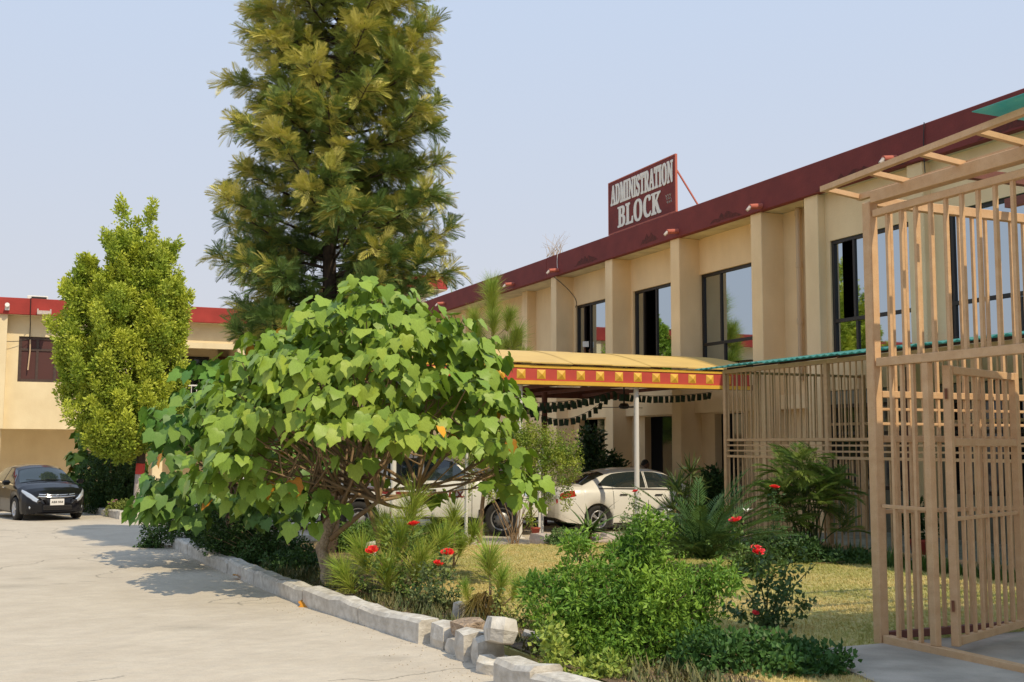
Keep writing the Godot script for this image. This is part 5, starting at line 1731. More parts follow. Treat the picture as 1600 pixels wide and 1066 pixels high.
func feather_tree() -> void:
	var base := X(-2.93, -18.0)
	var t := thing("silky_oak_tree", "very tall feathery olive green tree rising above everything", "tree", base)
	rng.seed = 77
	var H := 12.2
	var pts := []
	var rads := []
	for i in 15:
		var y := H * i / 14.0
		pts.append(Vector3(0.06 * sin(y * 0.9), y - 0.1, 0.05 * sin(y * 1.3 + 1.0)))
		rads.append(0.15 * (1.0 - i / 15.5) + 0.012)
	trunk_of(t, pts, rads, M.darkbark)
	var prof := [[3.1, 1.15], [3.5, 1.75], [4.3, 2.05], [4.9, 2.12], [5.5, 2.22], [6.4, 1.85], [7.3, 1.95], [8.2, 1.85], [9.2, 1.62], [10.2, 1.3], [11.2, 0.9], [12.1, 0.35]]
	var fr := [frond(9, 0.29, 0.12, 0.015, 0.78, 0.22, 0.14, 1), frond(8, 0.26, 0.11, 0.015, 0.72, 0.40, 0.12, 2)]
	var xs := [[], []]
	var cs := [[], []]
	var br := st()
	var y := 3.15
	var az0 := 0.0
	while y < 12.1:
		az0 += 2.4
		for k in 2:
			var az := az0 + PI * k + rr(-0.5, 0.5)
			var r := key(prof, y + 0.25) * rr(0.62, 0.98)
			var out := Vector3(cos(az), 0, sin(az))
			var start := Vector3(0, y - r * 0.18, 0)
			var end := out * r + Vector3(0, y + r * rr(-0.02, 0.26), 0)
			var curve := bend(start, out * r * 0.55 + Vector3(0, y - 0.06 * r, 0), end, 6)
			tube(br, curve, [0.03, 0.026, 0.022, 0.018, 0.014, 0.010, 0.006], 4)
			# side twigs carrying rosettes of fronds
			var nt := int(7 + r * 7.5)
			for j in nt:
				var f := lerpf(0.10, 1.0, pow((j + 0.5) / nt, 0.75))
				var i0 := mini(int(f * 6.0), 5)
				var p: Vector3 = curve[i0].lerp(curve[i0 + 1], f * 6.0 - i0)
				var side := out.cross(Vector3.UP) * (1.0 if j % 2 else -1.0)
				var d := (out * rr(0.3, 0.9) + side * rr(0.1, 0.9) + Vector3.UP * rr(-0.05, 0.6)).normalized()
				var ln := rr(0.12, 0.42) * (1.15 - 0.5 * f)
				var tip := p + d * ln
				tube(br, [p, tip], [0.008, 0.004], 3)
				var young := rng.randf() < (0.30 + 0.35 * clampf((y - 5.0) / 6.0, 0, 1)) * (0.35 + f)
				for q in 10:
					var fd := (d * rr(0.5, 1.1) + dirv() * 0.75 + Vector3.UP * 0.15).normalized()
					var b := any_basis(fd, rr(0, TAU)).scaled(Vector3.ONE * rr(0.75, 1.2))
					# turn the arch downwards
					var bz := Vector3.UP - fd * fd.y
					if bz.length() > 0.1: b = Basis(fd.cross(bz.normalized()).normalized() * -1.0, fd, bz.normalized()).scaled(Vector3.ONE * rr(0.75, 1.2)) * Basis(Vector3.UP, rr(-0.7, 0.7))
					var w := rng.randi() % 2
					xs[w].append(Transform3D(b, p + d * ln * rr(0.2, 1.0)))
					var up := clampf((y - 4.0) / 7.0, 0, 1)
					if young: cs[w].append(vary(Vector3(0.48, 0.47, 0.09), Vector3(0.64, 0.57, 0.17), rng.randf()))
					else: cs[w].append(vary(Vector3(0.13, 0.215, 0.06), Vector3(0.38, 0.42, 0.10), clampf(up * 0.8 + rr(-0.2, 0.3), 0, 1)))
		y += 0.108
	obj("branches", br, M.darkbark, t)
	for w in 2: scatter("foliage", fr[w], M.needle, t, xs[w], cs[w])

func blob_noise(p: Vector3, f: float) -> float:
	noise.frequency = f
	return noise.get_noise_3dv(p)

func clumps(l: Array, xs: Array, cs: Array, c0: Vector3, c1: Vector3) -> void:   # many small upright sprays over a lobe [centre, radii]
	var area := pow(l[1].x * l[1].y * l[1].z, 0.667)
	var n := int(58 * area) + 10
	for k in n:
		var d := dirv()
		var c: Vector3 = l[0] + d * l[1] * (rr(0.55, 1.1) if rng.randf() < 0.85 else rr(1.1, 1.38))
		var r := Vector3(rr(0.12, 0.24), rr(0.26, 0.60), rr(0.12, 0.24))
		var up := (Vector3.UP + Vector3(d.x, 0, d.z) * 0.5).normalized()
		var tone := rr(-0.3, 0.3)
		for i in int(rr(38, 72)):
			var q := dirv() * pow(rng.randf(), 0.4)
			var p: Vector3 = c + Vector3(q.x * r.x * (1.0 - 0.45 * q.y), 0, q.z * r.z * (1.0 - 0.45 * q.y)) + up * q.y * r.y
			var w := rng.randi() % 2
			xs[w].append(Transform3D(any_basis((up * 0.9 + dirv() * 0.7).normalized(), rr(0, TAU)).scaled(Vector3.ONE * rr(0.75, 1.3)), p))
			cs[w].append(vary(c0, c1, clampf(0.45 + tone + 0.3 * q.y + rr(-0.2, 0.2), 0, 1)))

func round_tree() -> void:
	var base := X(-10.47, -31.4)
	var t := thing("lime_painted_tree", "light yellow green tree with white painted trunk and red band", "tree", base)
	rng.seed = 91
	var g := base.y
	trunk_of(t, [Vector3(0, -0.1, 0), Vector3(0.03, 0.5, 0), Vector3(0.05, 1.15, 0.0)], [0.16, 0.135, 0.125], M.limewash, "painted_trunk", 12)
	trunk_of(t, [Vector3(0.05, 1.152, 0), Vector3(0.07, 1.45, 0)], [0.127, 0.122], M.redband, "red_band", 12)
	trunk_of(t, [Vector3(0.07, 1.452, 0), Vector3(0.1, 2.6, 0), Vector3(0.0, 5.0, 0), Vector3(-0.1, 7.6, 0.1)], [0.12, 0.1, 0.07, 0.02], M.darkbark)
	trunk_of(t, [Vector3(0.1, 2.4, 0), Vector3(-0.8, 3.6, 0.2), Vector3(-1.4, 5.4, 0.2)], [0.07, 0.05, 0.02], M.darkbark, "limb", 6)
	trunk_of(t, [Vector3(0.1, 2.9, 0), Vector3(0.7, 4.2, -0.2), Vector3(1.0, 5.8, 0)], [0.07, 0.05, 0.02], M.darkbark, "limb", 6)
	# [centre, radii]: columns of upright sprays
	var lobes := [[Vector3(0.1, 6.9, 0), Vector3(0.95, 1.75, 1.0)], [Vector3(-0.75, 6.3, 0.2), Vector3(0.7, 1.2, 0.8)], [Vector3(0.85, 6.2, 0.1), Vector3(0.75, 1.5, 0.9)], [Vector3(-1.5, 5.2, 0.2), Vector3(0.75, 1.75, 0.9)], [Vector3(0.2, 4.6, 0.3), Vector3(1.3, 1.8, 1.3)], [Vector3(1.0, 4.4, 0), Vector3(0.75, 1.3, 0.9)], [Vector3(-1.0, 3.5, 0.3), Vector3(1.15, 1.1, 1.1)], [Vector3(0.45, 2.9, 0.4), Vector3(1.15, 0.95, 1.1)], [Vector3(-0.2, 2.3, 0.3), Vector3(0.8, 0.7, 0.9)], [Vector3(1.35, 5.35, 0.1), Vector3(0.3, 0.5, 0.4)]]
	var sp := [sprig(9, 0.085, 0.05, 0.11, 0.9, 1), sprig(8, 0.095, 0.055, 0.10, 1.3, 2)]
	var xs := [[], []]
	var cs := [[], []]
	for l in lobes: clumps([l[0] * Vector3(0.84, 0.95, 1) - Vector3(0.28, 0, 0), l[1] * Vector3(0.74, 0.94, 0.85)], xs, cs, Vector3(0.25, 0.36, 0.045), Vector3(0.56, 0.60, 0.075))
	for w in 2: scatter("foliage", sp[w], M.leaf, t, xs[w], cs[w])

func broad_tree(t: Node3D, whorls: Array, size: Vector2, single: int, mats: Array, cols: Array, yellow: float, seed_: int) -> void:
	# whorls: [position, outward]; leaves hang round each; the ones nearest the camera are leaves of their own, the rest one mass
	rng.seed = seed_
	var ms := []
	for i in 4: ms.append(broad_leaf(30 + i, i % 2))
	var all := []
	var stalks := st()
	for wv in whorls:
		var n := rng.randi_range(7, 10)
		for i in n:
			var az := TAU * i / n + rr(-0.4, 0.4)
			var h := Vector3(cos(az), 0, sin(az))
			var out: Vector3 = (wv[1] * 0.75 + h * 0.8 + Vector3.UP * 0.15).normalized()
			var hang: Vector3 = wv[0] + (h * rr(0.10, 0.24) + wv[1] * rr(0.0, 0.12)) + Vector3(0, rr(-0.05, 0.06), 0)
			var tip := (out * rr(0.35, 0.8) + Vector3.DOWN * rr(0.55, 1.0)).normalized()
			var nor := (out * 0.55 + Vector3.UP * 0.75)
			nor = (nor - tip * nor.dot(tip)).normalized()
			var b := Basis((-tip).cross(nor).normalized(), -tip, nor) * Basis(Vector3.UP, rr(-0.8, 0.8)) * Basis(Vector3.RIGHT, rr(-0.3, 0.3))
			var k := lerpf(size.x, size.y, sqrt(rng.randf()))
			all.append([Transform3D(b * Basis().scaled(Vector3(k * rr(0.72, 1.08), k, k * rr(0.6, 1.9))), hang), rng.randi() % 4, rng.randf() < yellow, rng.randf()])
			if i % 2 == 0: tube(stalks, [wv[0], hang], [0.005, 0.003], 3)
	var eye := Vector3(0, 1.5, 0) - t.position
	all.sort_custom(func(a, b): return (a[0].origin - eye).length() < (b[0].origin - eye).length())
	var xs := [[], [], [], []]
	var cs := [[], [], [], []]
	for i in all.size():
		var a = all[i]
		if i < single:
			obj("leaf", ms[a[1]], mats[3] if a[2] else mats[int(a[3] * 2.99)], t, a[0])
		else:
			xs[a[1]].append(a[0])
			cs[a[1]].append(vary(Vector3(0.45, 0.27, 0.02), Vector3(0.5, 0.2, 0.02), a[3]) if a[2] else vary(cols[0], cols[1], a[3], 0.06))
	for w in 4: if xs[w].size(): scatter("foliage", ms[w], M.veined, t, xs[w], cs[w])
	tag(obj("stalks", stalks, M.greentwig, t), "", "", "", "stuff")

func one_leaf(c: Vector3, back: float) -> StandardMaterial3D:
	var m := leafy(back, 0.42)
	m.vertex_color_use_as_albedo = false
	m.albedo_color = lin(c.x * 1.54, c.y * 1.27, c.z * 1.3)
	m.albedo_texture = M.veined.albedo_texture
	return m

func dome(c: Vector3, r: Vector3, n: int, low: float, gap: Callable) -> Array:
	var o := []
	var guard := 0
	while o.size() < n and guard < n * 40:
		guard += 1
		var d := dirv()
		if d.y < low: continue
		var e := 2.15
		var q := pow(pow(absf(d.x), e) + pow(absf(d.y), e) + pow(absf(d.z), e), -1.0 / e)
		var p := c + d * q * r * (1.0 - 0.30 * pow(rng.randf(), 2.0)) + Vector3(0, 0.17 * sin(d.x * 9.0 + d.z * 7.0), 0)
		if gap.call(p, d): continue
		var near := false
		for v in o:
			if v[0].distance_to(p) < 0.15: near = true
		if near: continue
		o.append([p, Vector3(d.x, maxf(d.y, 0.0), d.z).normalized()])
	return o

func limbs(t: Node3D, from: Array, whorls: Array, every: int, r0: float) -> void:
	var s := st()
	for i in range(0, whorls.size(), every):
		var e: Vector3 = whorls[i][0]
		var a: Vector3 = from[(i / every) % from.size()]
		var m := a.lerp(e, 0.5) + Vector3(0, -0.22 * (e - a).length() * 0.4 + rr(-0.1, 0.15), 0) + dirv() * 0.12
		var c := bend(a, m, e, 7)
		var rads := []
		for k in 8: rads.append(lerpf(r0 * rr(0.8, 1.0), 0.006, pow(k / 7.0, 0.7)))
		tube(s, c, rads, 6)
		# a few side twigs
		for k in [3, 4, 5]:
			var near: Vector3 = whorls[(i + k * 3 + 1) % whorls.size()][0]
			for q in whorls:
				if q[0].distance_to(c[k]) < near.distance_to(c[k]): near = q[0]
			if near.distance_to(c[k]) < 1.3: tube(s, bend(c[k], c[k].lerp(near, 0.5) + Vector3(0, -0.05, 0), near, 3), [0.011, 0.009, 0.007, 0.004], 4)
	obj("branches", s, M.twig, t)

func trees() -> void:
	feather_tree()
	round_tree()
	# ---- leafy tree by the far corner, which the upper windows mirror
	rng.seed = 97
	var ft := thing("leafy_tree", "leafy green tree mirrored in the upper windows of the building", "tree", G(38.5, 8.8))
	trunk_of(ft, [Vector3(0, -0.1, 0), Vector3(0.1, 2.0, 0), Vector3(0, 4.5, 0)], [0.14, 0.11, 0.05], M.darkbark)
	var fx := [[], []]
	var fc := [[], []]
	for l in [[Vector3(0, 4.6, 0), Vector3(1.2, 1.7, 1.2)], [Vector3(-0.8, 3.8, 0.3), Vector3(0.9, 1.2, 0.9)], [Vector3(0.9, 3.7, -0.2), Vector3(0.9, 1.2, 0.9)], [Vector3(0, 2.8, 0), Vector3(1.2, 0.9, 1.2)]]: clumps(l, fx, fc, Vector3(0.16, 0.30, 0.035), Vector3(0.34, 0.46, 0.06))
	var fs := sprig(8, 0.10, 0.06, 0.11, 0.9, 5)
	for w in 2: scatter("foliage", fs, M.leaf, ft, fx[w], fc[w])
	# ---- bright broad-leaved tree in front
	rng.seed = 55
	var base := X(-2.17, -13.17)
	var t := thing("broad_leaved_tree", "bright green broad leaved tree with domed crown behind the kerb", "tree", base)
	trunk_of(t, [Vector3(0.0, -0.1, 0), Vector3(0.02, 0.25, 0), Vector3(-0.05, 0.5, 0.0), Vector3(0.03, 0.75, -0.02), Vector3(0.2, 1.1, -0.1)], [0.085, 0.075, 0.07, 0.07, 0.05], M.bark, "trunk", 12)
	for q in [[Vector3(0.62, -0.1, -0.5), Vector3(0.55, 0.6, -0.45), Vector3(0.35, 1.3, -0.3)], [Vector3(0.75, -0.1, -0.5), Vector3(0.95, 0.6, -0.4), Vector3(1.05, 1.2, -0.3)], [Vector3(0.05, 0.6, 0), Vector3(0.35, 0.85, 0.1), Vector3(0.62, 1.05, 0.1)]]:
		trunk_of(t, q, [0.034, 0.03, 0.024], M.twig, "stem", 8)
	var c := X(-1.72, -13.35, 1.15) - base
	var hole := func(p: Vector3, d: Vector3) -> bool:
		if d.z > 0.0 and p.y < 1.7 and p.x > -0.5 and p.x < 1.95 and rng.randf() < 0.92: return true
		if p.y < 1.55 and p.x > -0.2 and p.x < 2.1 and rng.randf() < 0.9: return true
		if p.y < 1.0 and d.z > 0.0 and rng.randf() < 0.5: return true
		return false
	var wh := dome(c, Vector3(1.84, 2.28, 1.75), 300, 0.0, hole)
	for q in [Vector3(-2.28, 0.62, -12.55), Vector3(-2.05, 0.85, -12.5), Vector3(-2.3, 0.95, -12.7), Vector3(-2.55, 1.05, -12.6), Vector3(-1.75, 1.3, -12.4), Vector3(-1.35, 1.5, -12.5), Vector3(-2.9, 1.0, -12.9), Vector3(-0.55, 1.5, -12.6), Vector3(-0.25, 1.5, -12.9), Vector3(-0.1, 1.4, -13.1), Vector3(-0.85, 1.75, -12.3), Vector3(-3.1, 0.8, -13.3)]:
		wh.append([q - base, Vector3(0, 0.2, 1).normalized()])
	limbs(t, [Vector3(0.2, 1.1, -0.1), Vector3(0.35, 1.3, -0.3), Vector3(1.05, 1.2, -0.3), Vector3(0.62, 1.05, 0.1), Vector3(0.1, 0.85, 0.0)], wh, 5, 0.028)
	var bright := [one_leaf(Vector3(0.17, 0.31, 0.045), 0.6), one_leaf(Vector3(0.20, 0.345, 0.05), 0.6), one_leaf(Vector3(0.235, 0.37, 0.05), 0.6), one_leaf(Vector3(0.55, 0.33, 0.02), 0.4)]
	broad_tree(t, wh, Vector2(0.10, 0.225), 300, bright, [Vector3(0.22, 0.37, 0.055), Vector3(0.32, 0.46, 0.07)], 0.012, 56)
	# ---- one behind it on the left, its shade put into darker leaf colours
	rng.seed = 60
	base = X(-4.35, -17.2)
	var t2 := thing("broad_leaved_tree", "broad leaved tree overhanging the driveway at left, shade put into its leaf colours", "tree", base)
	trunk_of(t2, [Vector3(0, -0.1, 0), Vector3(0.05, 0.5, 0), Vector3(0.0, 1.1, 0)], [0.07, 0.06, 0.045], M.darkbark)
	var wh2 := dome(X(-4.2, -17.0, 1.05) - base, Vector3(1.3, 1.85, 1.35), 135, -0.15, func(_p: Vector3, _d: Vector3) -> bool: return false)
	limbs(t2, [Vector3(0, 1.1, 0), Vector3(0.02, 0.8, 0)], wh2, 6, 0.03)
	var deep := [one_leaf(Vector3(0.085, 0.19, 0.04), 0.45), one_leaf(Vector3(0.10, 0.22, 0.045), 0.45), one_leaf(Vector3(0.13, 0.25, 0.045), 0.45), one_leaf(Vector3(0.5, 0.25, 0.02), 0.4)]
	broad_tree(t2, wh2, Vector2(0.17, 0.25), 230, deep, [Vector3(0.10, 0.24, 0.05), Vector3(0.18, 0.34, 0.06)], 0.01, 61)
	# ---- bush of the same kind far left by the black car
	rng.seed = 64
	base = X(-12.45, -34.0)
	var t3 := thing("broad_leaved_bush", "broad leaved bush with sunlit leaves beside the black sedan", "bush", base)
	trunk_of(t3, [Vector3(0, -0.1, 0), Vector3(0, 1.0, 0)], [0.05, 0.03], M.darkbark)
	var wh3 := dome(Vector3(0.1, 0.9, 0), Vector3(1.1, 1.5, 0.9), 70, -0.5, func(_p: Vector3, _d: Vector3) -> bool: return rng.randf() < 0.3)
	broad_tree(t3, wh3, Vector2(0.24, 0.34), 40, bright, [Vector3(0.10, 0.21, 0.04), Vector3(0.20, 0.32, 0.05)], 0.04, 65)
	# ---- young pines
	pine("tall young pine standing behind the yellow canopy", B(28.5, 11.8, lie(B(28.5, 11.8).z)), 6.15, [[0, 6.05, 0, 1.0], [0, 5.65, 0, 1.0], [-0.42, 5.25, 0.1, 0.9], [0.45, 5.3, 0, 0.9], [0.05, 5.15, 0.3, 0.9], [-0.35, 4.75, 0.2, 1.0], [0.62, 4.75, 0.1, 1.0], [-0.55, 4.35, 0, 1.0], [0.1, 4.3, 0.3, 0.9], [0.75, 4.2, -0.1, 0.9], [0.35, 4.5, -0.3, 0.9], [-0.1, 3.9, 0, 1.0], [-0.7, 3.7, 0.1, 1.0], [0.7, 3.6, 0.1, 1.0]], 0.72, [Vector3(0.20, 0.32, 0.05), Vector3(0.38, 0.43, 0.08)], 5)
	pine("young pine with several bright tufts right of the tree trunk", X(-1.30, -12.1), 1.0, [[0.20, 0.86, 0, 1.1], [0.10, 0.55, 0.1, 1.1], [-0.24, 0.42, 0.15, 1.0], [0.50, 0.55, 0, 0.9], [-0.05, 0.66, -0.1, 1.0], [0.3, 0.35, 0.2, 1.0], [-0.40, 0.22, 0.2, 1.0], [0.0, 0.25, 0.25, 0.9]], 0.44, [Vector3(0.25, 0.38, 0.05), Vector3(0.42, 0.46, 0.08)], 6)
	pine("small bright pine tuft in front of the pickup door", X(-0.80, -15.6), 0.9, [[0.0, 0.62, 0, 1.0], [0.25, 0.45, 0.1, 0.8], [-0.25, 0.5, 0.1, 0.8], [0.1, 0.3, 0.2, 0.8]], 0.40, [Vector3(0.24, 0.38, 0.05), Vector3(0.40, 0.45, 0.08)], 7)
	pine("young pine with browning lower needles above the broken kerb", X(-0.20, -10.25), 0.75, [[0.0, 0.50, 0, 1.15], [0.10, 0.36, 0.05, 0.8], [-0.2, 0.30, 0, 0.6], [0.22, 0.30, -0.05, 0.6]], 0.30, [Vector3(0.22, 0.36, 0.05), Vector3(0.42, 0.44, 0.08)], 8, true)
	pine("tuft of dark needles behind the canopy roof beside the column", B(28.5, 13.4, lie(B(28.5, 13.4).z)), 4.3, [[0.0, 4.05, 0, 0.7], [0.0, 3.8, 0, 0.7]], 0.45, [Vector3(0.03, 0.06, 0.02), Vector3(0.05, 0.09, 0.025)], 9)

func pine(label: String, pos: Vector3, h: float, tufts: Array, ln: float, col: Array, seed_: int, brown := false) -> void:
	var t := thing("young_pine", label, "pine", pos, 0.0, "young pines")
	rng.seed = seed_ * 13
	trunk_of(t, [Vector3(0, -0.05, 0), Vector3(0.01, h * 0.5, 0), Vector3(0, h * 0.97, 0)], [0.012 + h * 0.008, 0.010 + h * 0.005, 0.008], M.twig, "stem", 6)
	var br := st()
	var ms := [needles(105 if h < 3.0 else 190, ln * 0.85, 0.004 + ln * 0.005, ln * 0.42, seed_, 0.75), needles(95 if h < 3.0 else 190, ln * 0.82, 0.004 + ln * 0.005, ln * 0.35, seed_ + 1, 0.95)]
	var xs := [[], []]
	var cs := [[], []]
	for q in tufts:
		var p := Vector3(q[0], q[1], q[2])
		if absf(q[0]) + absf(q[2]) > 0.02: tube(br, bend(Vector3(0, maxf(q[1] - 0.6 * ln, 0.05), 0), Vector3(q[0] * 0.6, q[1] - 0.3 * ln, q[2] * 0.6), p, 4), [0.012, 0.010, 0.009, 0.008, 0.006], 4)
		var d := (Vector3.UP + Vector3(q[0], 0, q[2]) * 0.6 / maxf(h * 0.2, 0.5)).normalized()
		for k in 3:
			var w := (k + 1) % 2
			xs[w].append(Transform3D(any_basis(d, rr(0, TAU)).scaled(Vector3.ONE * q[3] * rr(0.85, 1.1)), p + d * ln * (0.12 - 0.18 * k)))
			cs[w].append(vary(col[0], col[1], clampf(0.25 + 0.35 * k + rr(-0.2, 0.2), 0, 1)))
	obj("branches", br, M.twig, t)
	for w in 2: scatter("needles", ms[w], M.needle, t, xs[w], cs[w])
	if brown:
		var ys := []
		var yc := []
		for k in 9:
			ys.append(Transform3D(any_basis((Vector3.DOWN + dirv() * 0.6).normalized(), rr(0, TAU)).scaled(Vector3.ONE * rr(0.7, 1.0)), Vector3(rr(-0.12, 0.12), rr(0.18, 0.36), rr(-0.1, 0.1))))
			yc.append(vary(Vector3(0.16, 0.10, 0.03), Vector3(0.24, 0.19, 0.05), rng.randf()))
		scatter("dry_needles", ms[0], M.needle, t, ys, yc)

# ---------- garden plants
# a leafy bush: stems, and sprigs spread through an uneven volume
func bush(called: String, label: String, category: String, pos: Vector3, lobes: Array, n: int, leaf: Vector2, c0: Vector3, c1: Vector3, seed_: int, droop := 0.0, group := "") -> Node3D:
	var t := thing(called, label, category, pos, 0.0, group)
	rng.seed = seed_
	var sp := [sprig(7, leaf.x, leaf.y, leaf.x * 1.3, 0.3 - droop, seed_ + 1), sprig(6, leaf.x * 1.1, leaf.y, leaf.x * 1.2, 0.5 - droop * 1.5, seed_ + 2)]
	var xs := [[], []]
	var cs := [[], []]
	var s := st()
	var tot := 0.0
	for l in lobes: tot += pow(l[1].x * l[1].y * l[1].z, 0.7)
	for l in lobes:
		var m := int(n * pow(l[1].x * l[1].y * l[1].z, 0.7) / tot)
		for i in m:
			var d := dirv()
			var p: Vector3 = l[0] + d * l[1] * pow(rng.randf(), 0.38) * (1.0 + 0.35 * blob_noise((pos + l[0] + d * l[1]) * 1.0, 1.6))
			if p.y < 0.02: p.y = rr(0.02, 0.12)
			if blob_noise(pos + p, 1.3) < -0.25 and rng.randf() < 0.75: continue
			var w := rng.randi() % 2
			xs[w].append(Transform3D(any_basis((Vector3.UP + dirv() * 0.9).normalized(), rr(0, TAU)).scaled(Vector3.ONE * rr(0.7, 1.25)), p))
			cs[w].append(vary(c0, c1, clampf(0.5 + 1.2 * blob_noise(pos + p, 2.2) + rr(-0.3, 0.3), 0, 1)))
			if i % (300 if called == "climbing_vine" else 34) == 0: tube(s, bend(Vector3(rr(-0.08, 0.08), -0.02, rr(-0.08, 0.08)), Vector3(p.x * 0.4, p.y * 0.6, p.z * 0.4), p, 5), [0.009, 0.008, 0.007, 0.006, 0.004, 0.003], 4)
	obj("stems", s, M.twig, t)
	for w in 2: scatter("foliage", sp[w], M.leaf, t, xs[w], cs[w])
	return t

func rose(label: String, pos: Vector3, tips: Array, leaves: int, c0: Vector3, c1: Vector3, flowers: Array, fm: Material, fsize: float, seed_: int, leaf := 0.045) -> void:
	# tips and flowers are points relative to the base
	var t := thing("rose_bush", label, "rose bush", pos, 0.0, "rose bushes in the garden")
	rng.seed = seed_
	var sp := sprig(5, leaf, leaf * 0.72, leaf * 1.1, 0.2, seed_ + 4)
	var s := st()
	var xs := []
	var cs := []
	var ends := tips.duplicate()
	for f in flowers: ends.append(f[0])
	for e in ends:
		var curve := bend(Vector3(rr(-0.06, 0.06), -0.02, rr(-0.06, 0.06)), Vector3(e.x * rr(0.2, 0.6), e.y * 0.55, e.z * rr(0.2, 0.6)), e, 7)
		tube(s, curve, [0.010, 0.009, 0.008, 0.007, 0.006, 0.005, 0.004, 0.003], 5)
		for i in int(leaves / float(ends.size())):
			var f := pow(rng.randf(), 0.7) * 6.99
			var p: Vector3 = curve[int(f)].lerp(curve[int(f) + 1], f - int(f)) + dirv() * rr(0.01, 0.11)
			p.y = maxf(p.y, 0.03)
			xs.append(Transform3D(any_basis((Vector3.UP * 0.5 + dirv()).normalized(), rr(0, TAU)).scaled(Vector3.ONE * rr(0.7, 1.3)), p))
			cs.append(vary(c0, c1, rng.randf()))
	obj("stems", s, M.greentwig, t)
	scatter("foliage", sp, M.leaf, t, xs, cs)
	for f in flowers:
		obj("flower", rose_head(seed_ + int(f[0].y * 100)), fm, t, Transform3D(any_basis((Vector3.UP + dirv() * 0.5 + Vector3(0, 0, 0.5)).normalized(), rr(0, TAU)).scaled(Vector3.ONE * fsize * f[1]), f[0]))

func fountain(called: String, label: String, category: String, pos: Vector3, m: Mesh, n: int, lean: Vector2, size: Vector2, c0: Vector3, c1: Vector3, seed_: int, height := 0.0, spread := 0.05) -> Node3D:   # leaves arching from a centre
	var t := thing(called, label, category, pos)
	rng.seed = seed_
	var xs := []
	var cs := []
	for i in n:
		var az := i * 2.399 + rr(-0.3, 0.3)
		var th := lerpf(lean.x, lean.y, sqrt((i + 0.5) / n)) * rr(0.9, 1.1)
		var out := Vector3(cos(az), 0, sin(az))
		var d := out * sin(th) + Vector3.UP * cos(th)
		var z := (Vector3.UP * sin(th) - out * cos(th))        # leaf face looks up and back; arch falls outwards
		var b := Basis(d.cross(z).normalized(), d, z).scaled(Vector3.ONE * rr(size.x, size.y)) * Basis(Vector3.UP, rr(-0.35, 0.35))
		xs.append(Transform3D(b, Vector3(rr(-spread, spread), height * rr(0.75, 1.0), rr(-spread, spread))))
		cs.append(vary(c0, c1, rng.randf()))
	scatter("fronds", m, M.needle, t, xs, cs)
	return t

func blade_mesh(ln: float, wd: float, droop: float) -> Mesh:
	var s := st()
	for i in 4:
		var q := []
		for e in [[i, -1.0], [i, 1.0], [i + 1, 1.0], [i + 1, -1.0]]:
			var t: float = e[0] / 4.0
			q.append(Vector3(e[1] * wd * 0.5 * sin(PI * (0.25 + 0.75 * t)), ln * t, -droop * ln * t * t + absf(e[1]) * wd * 0.12))
		face(s, q, Vector3(0, 0, 1))
	s.generate_normals()
	return s.commit()

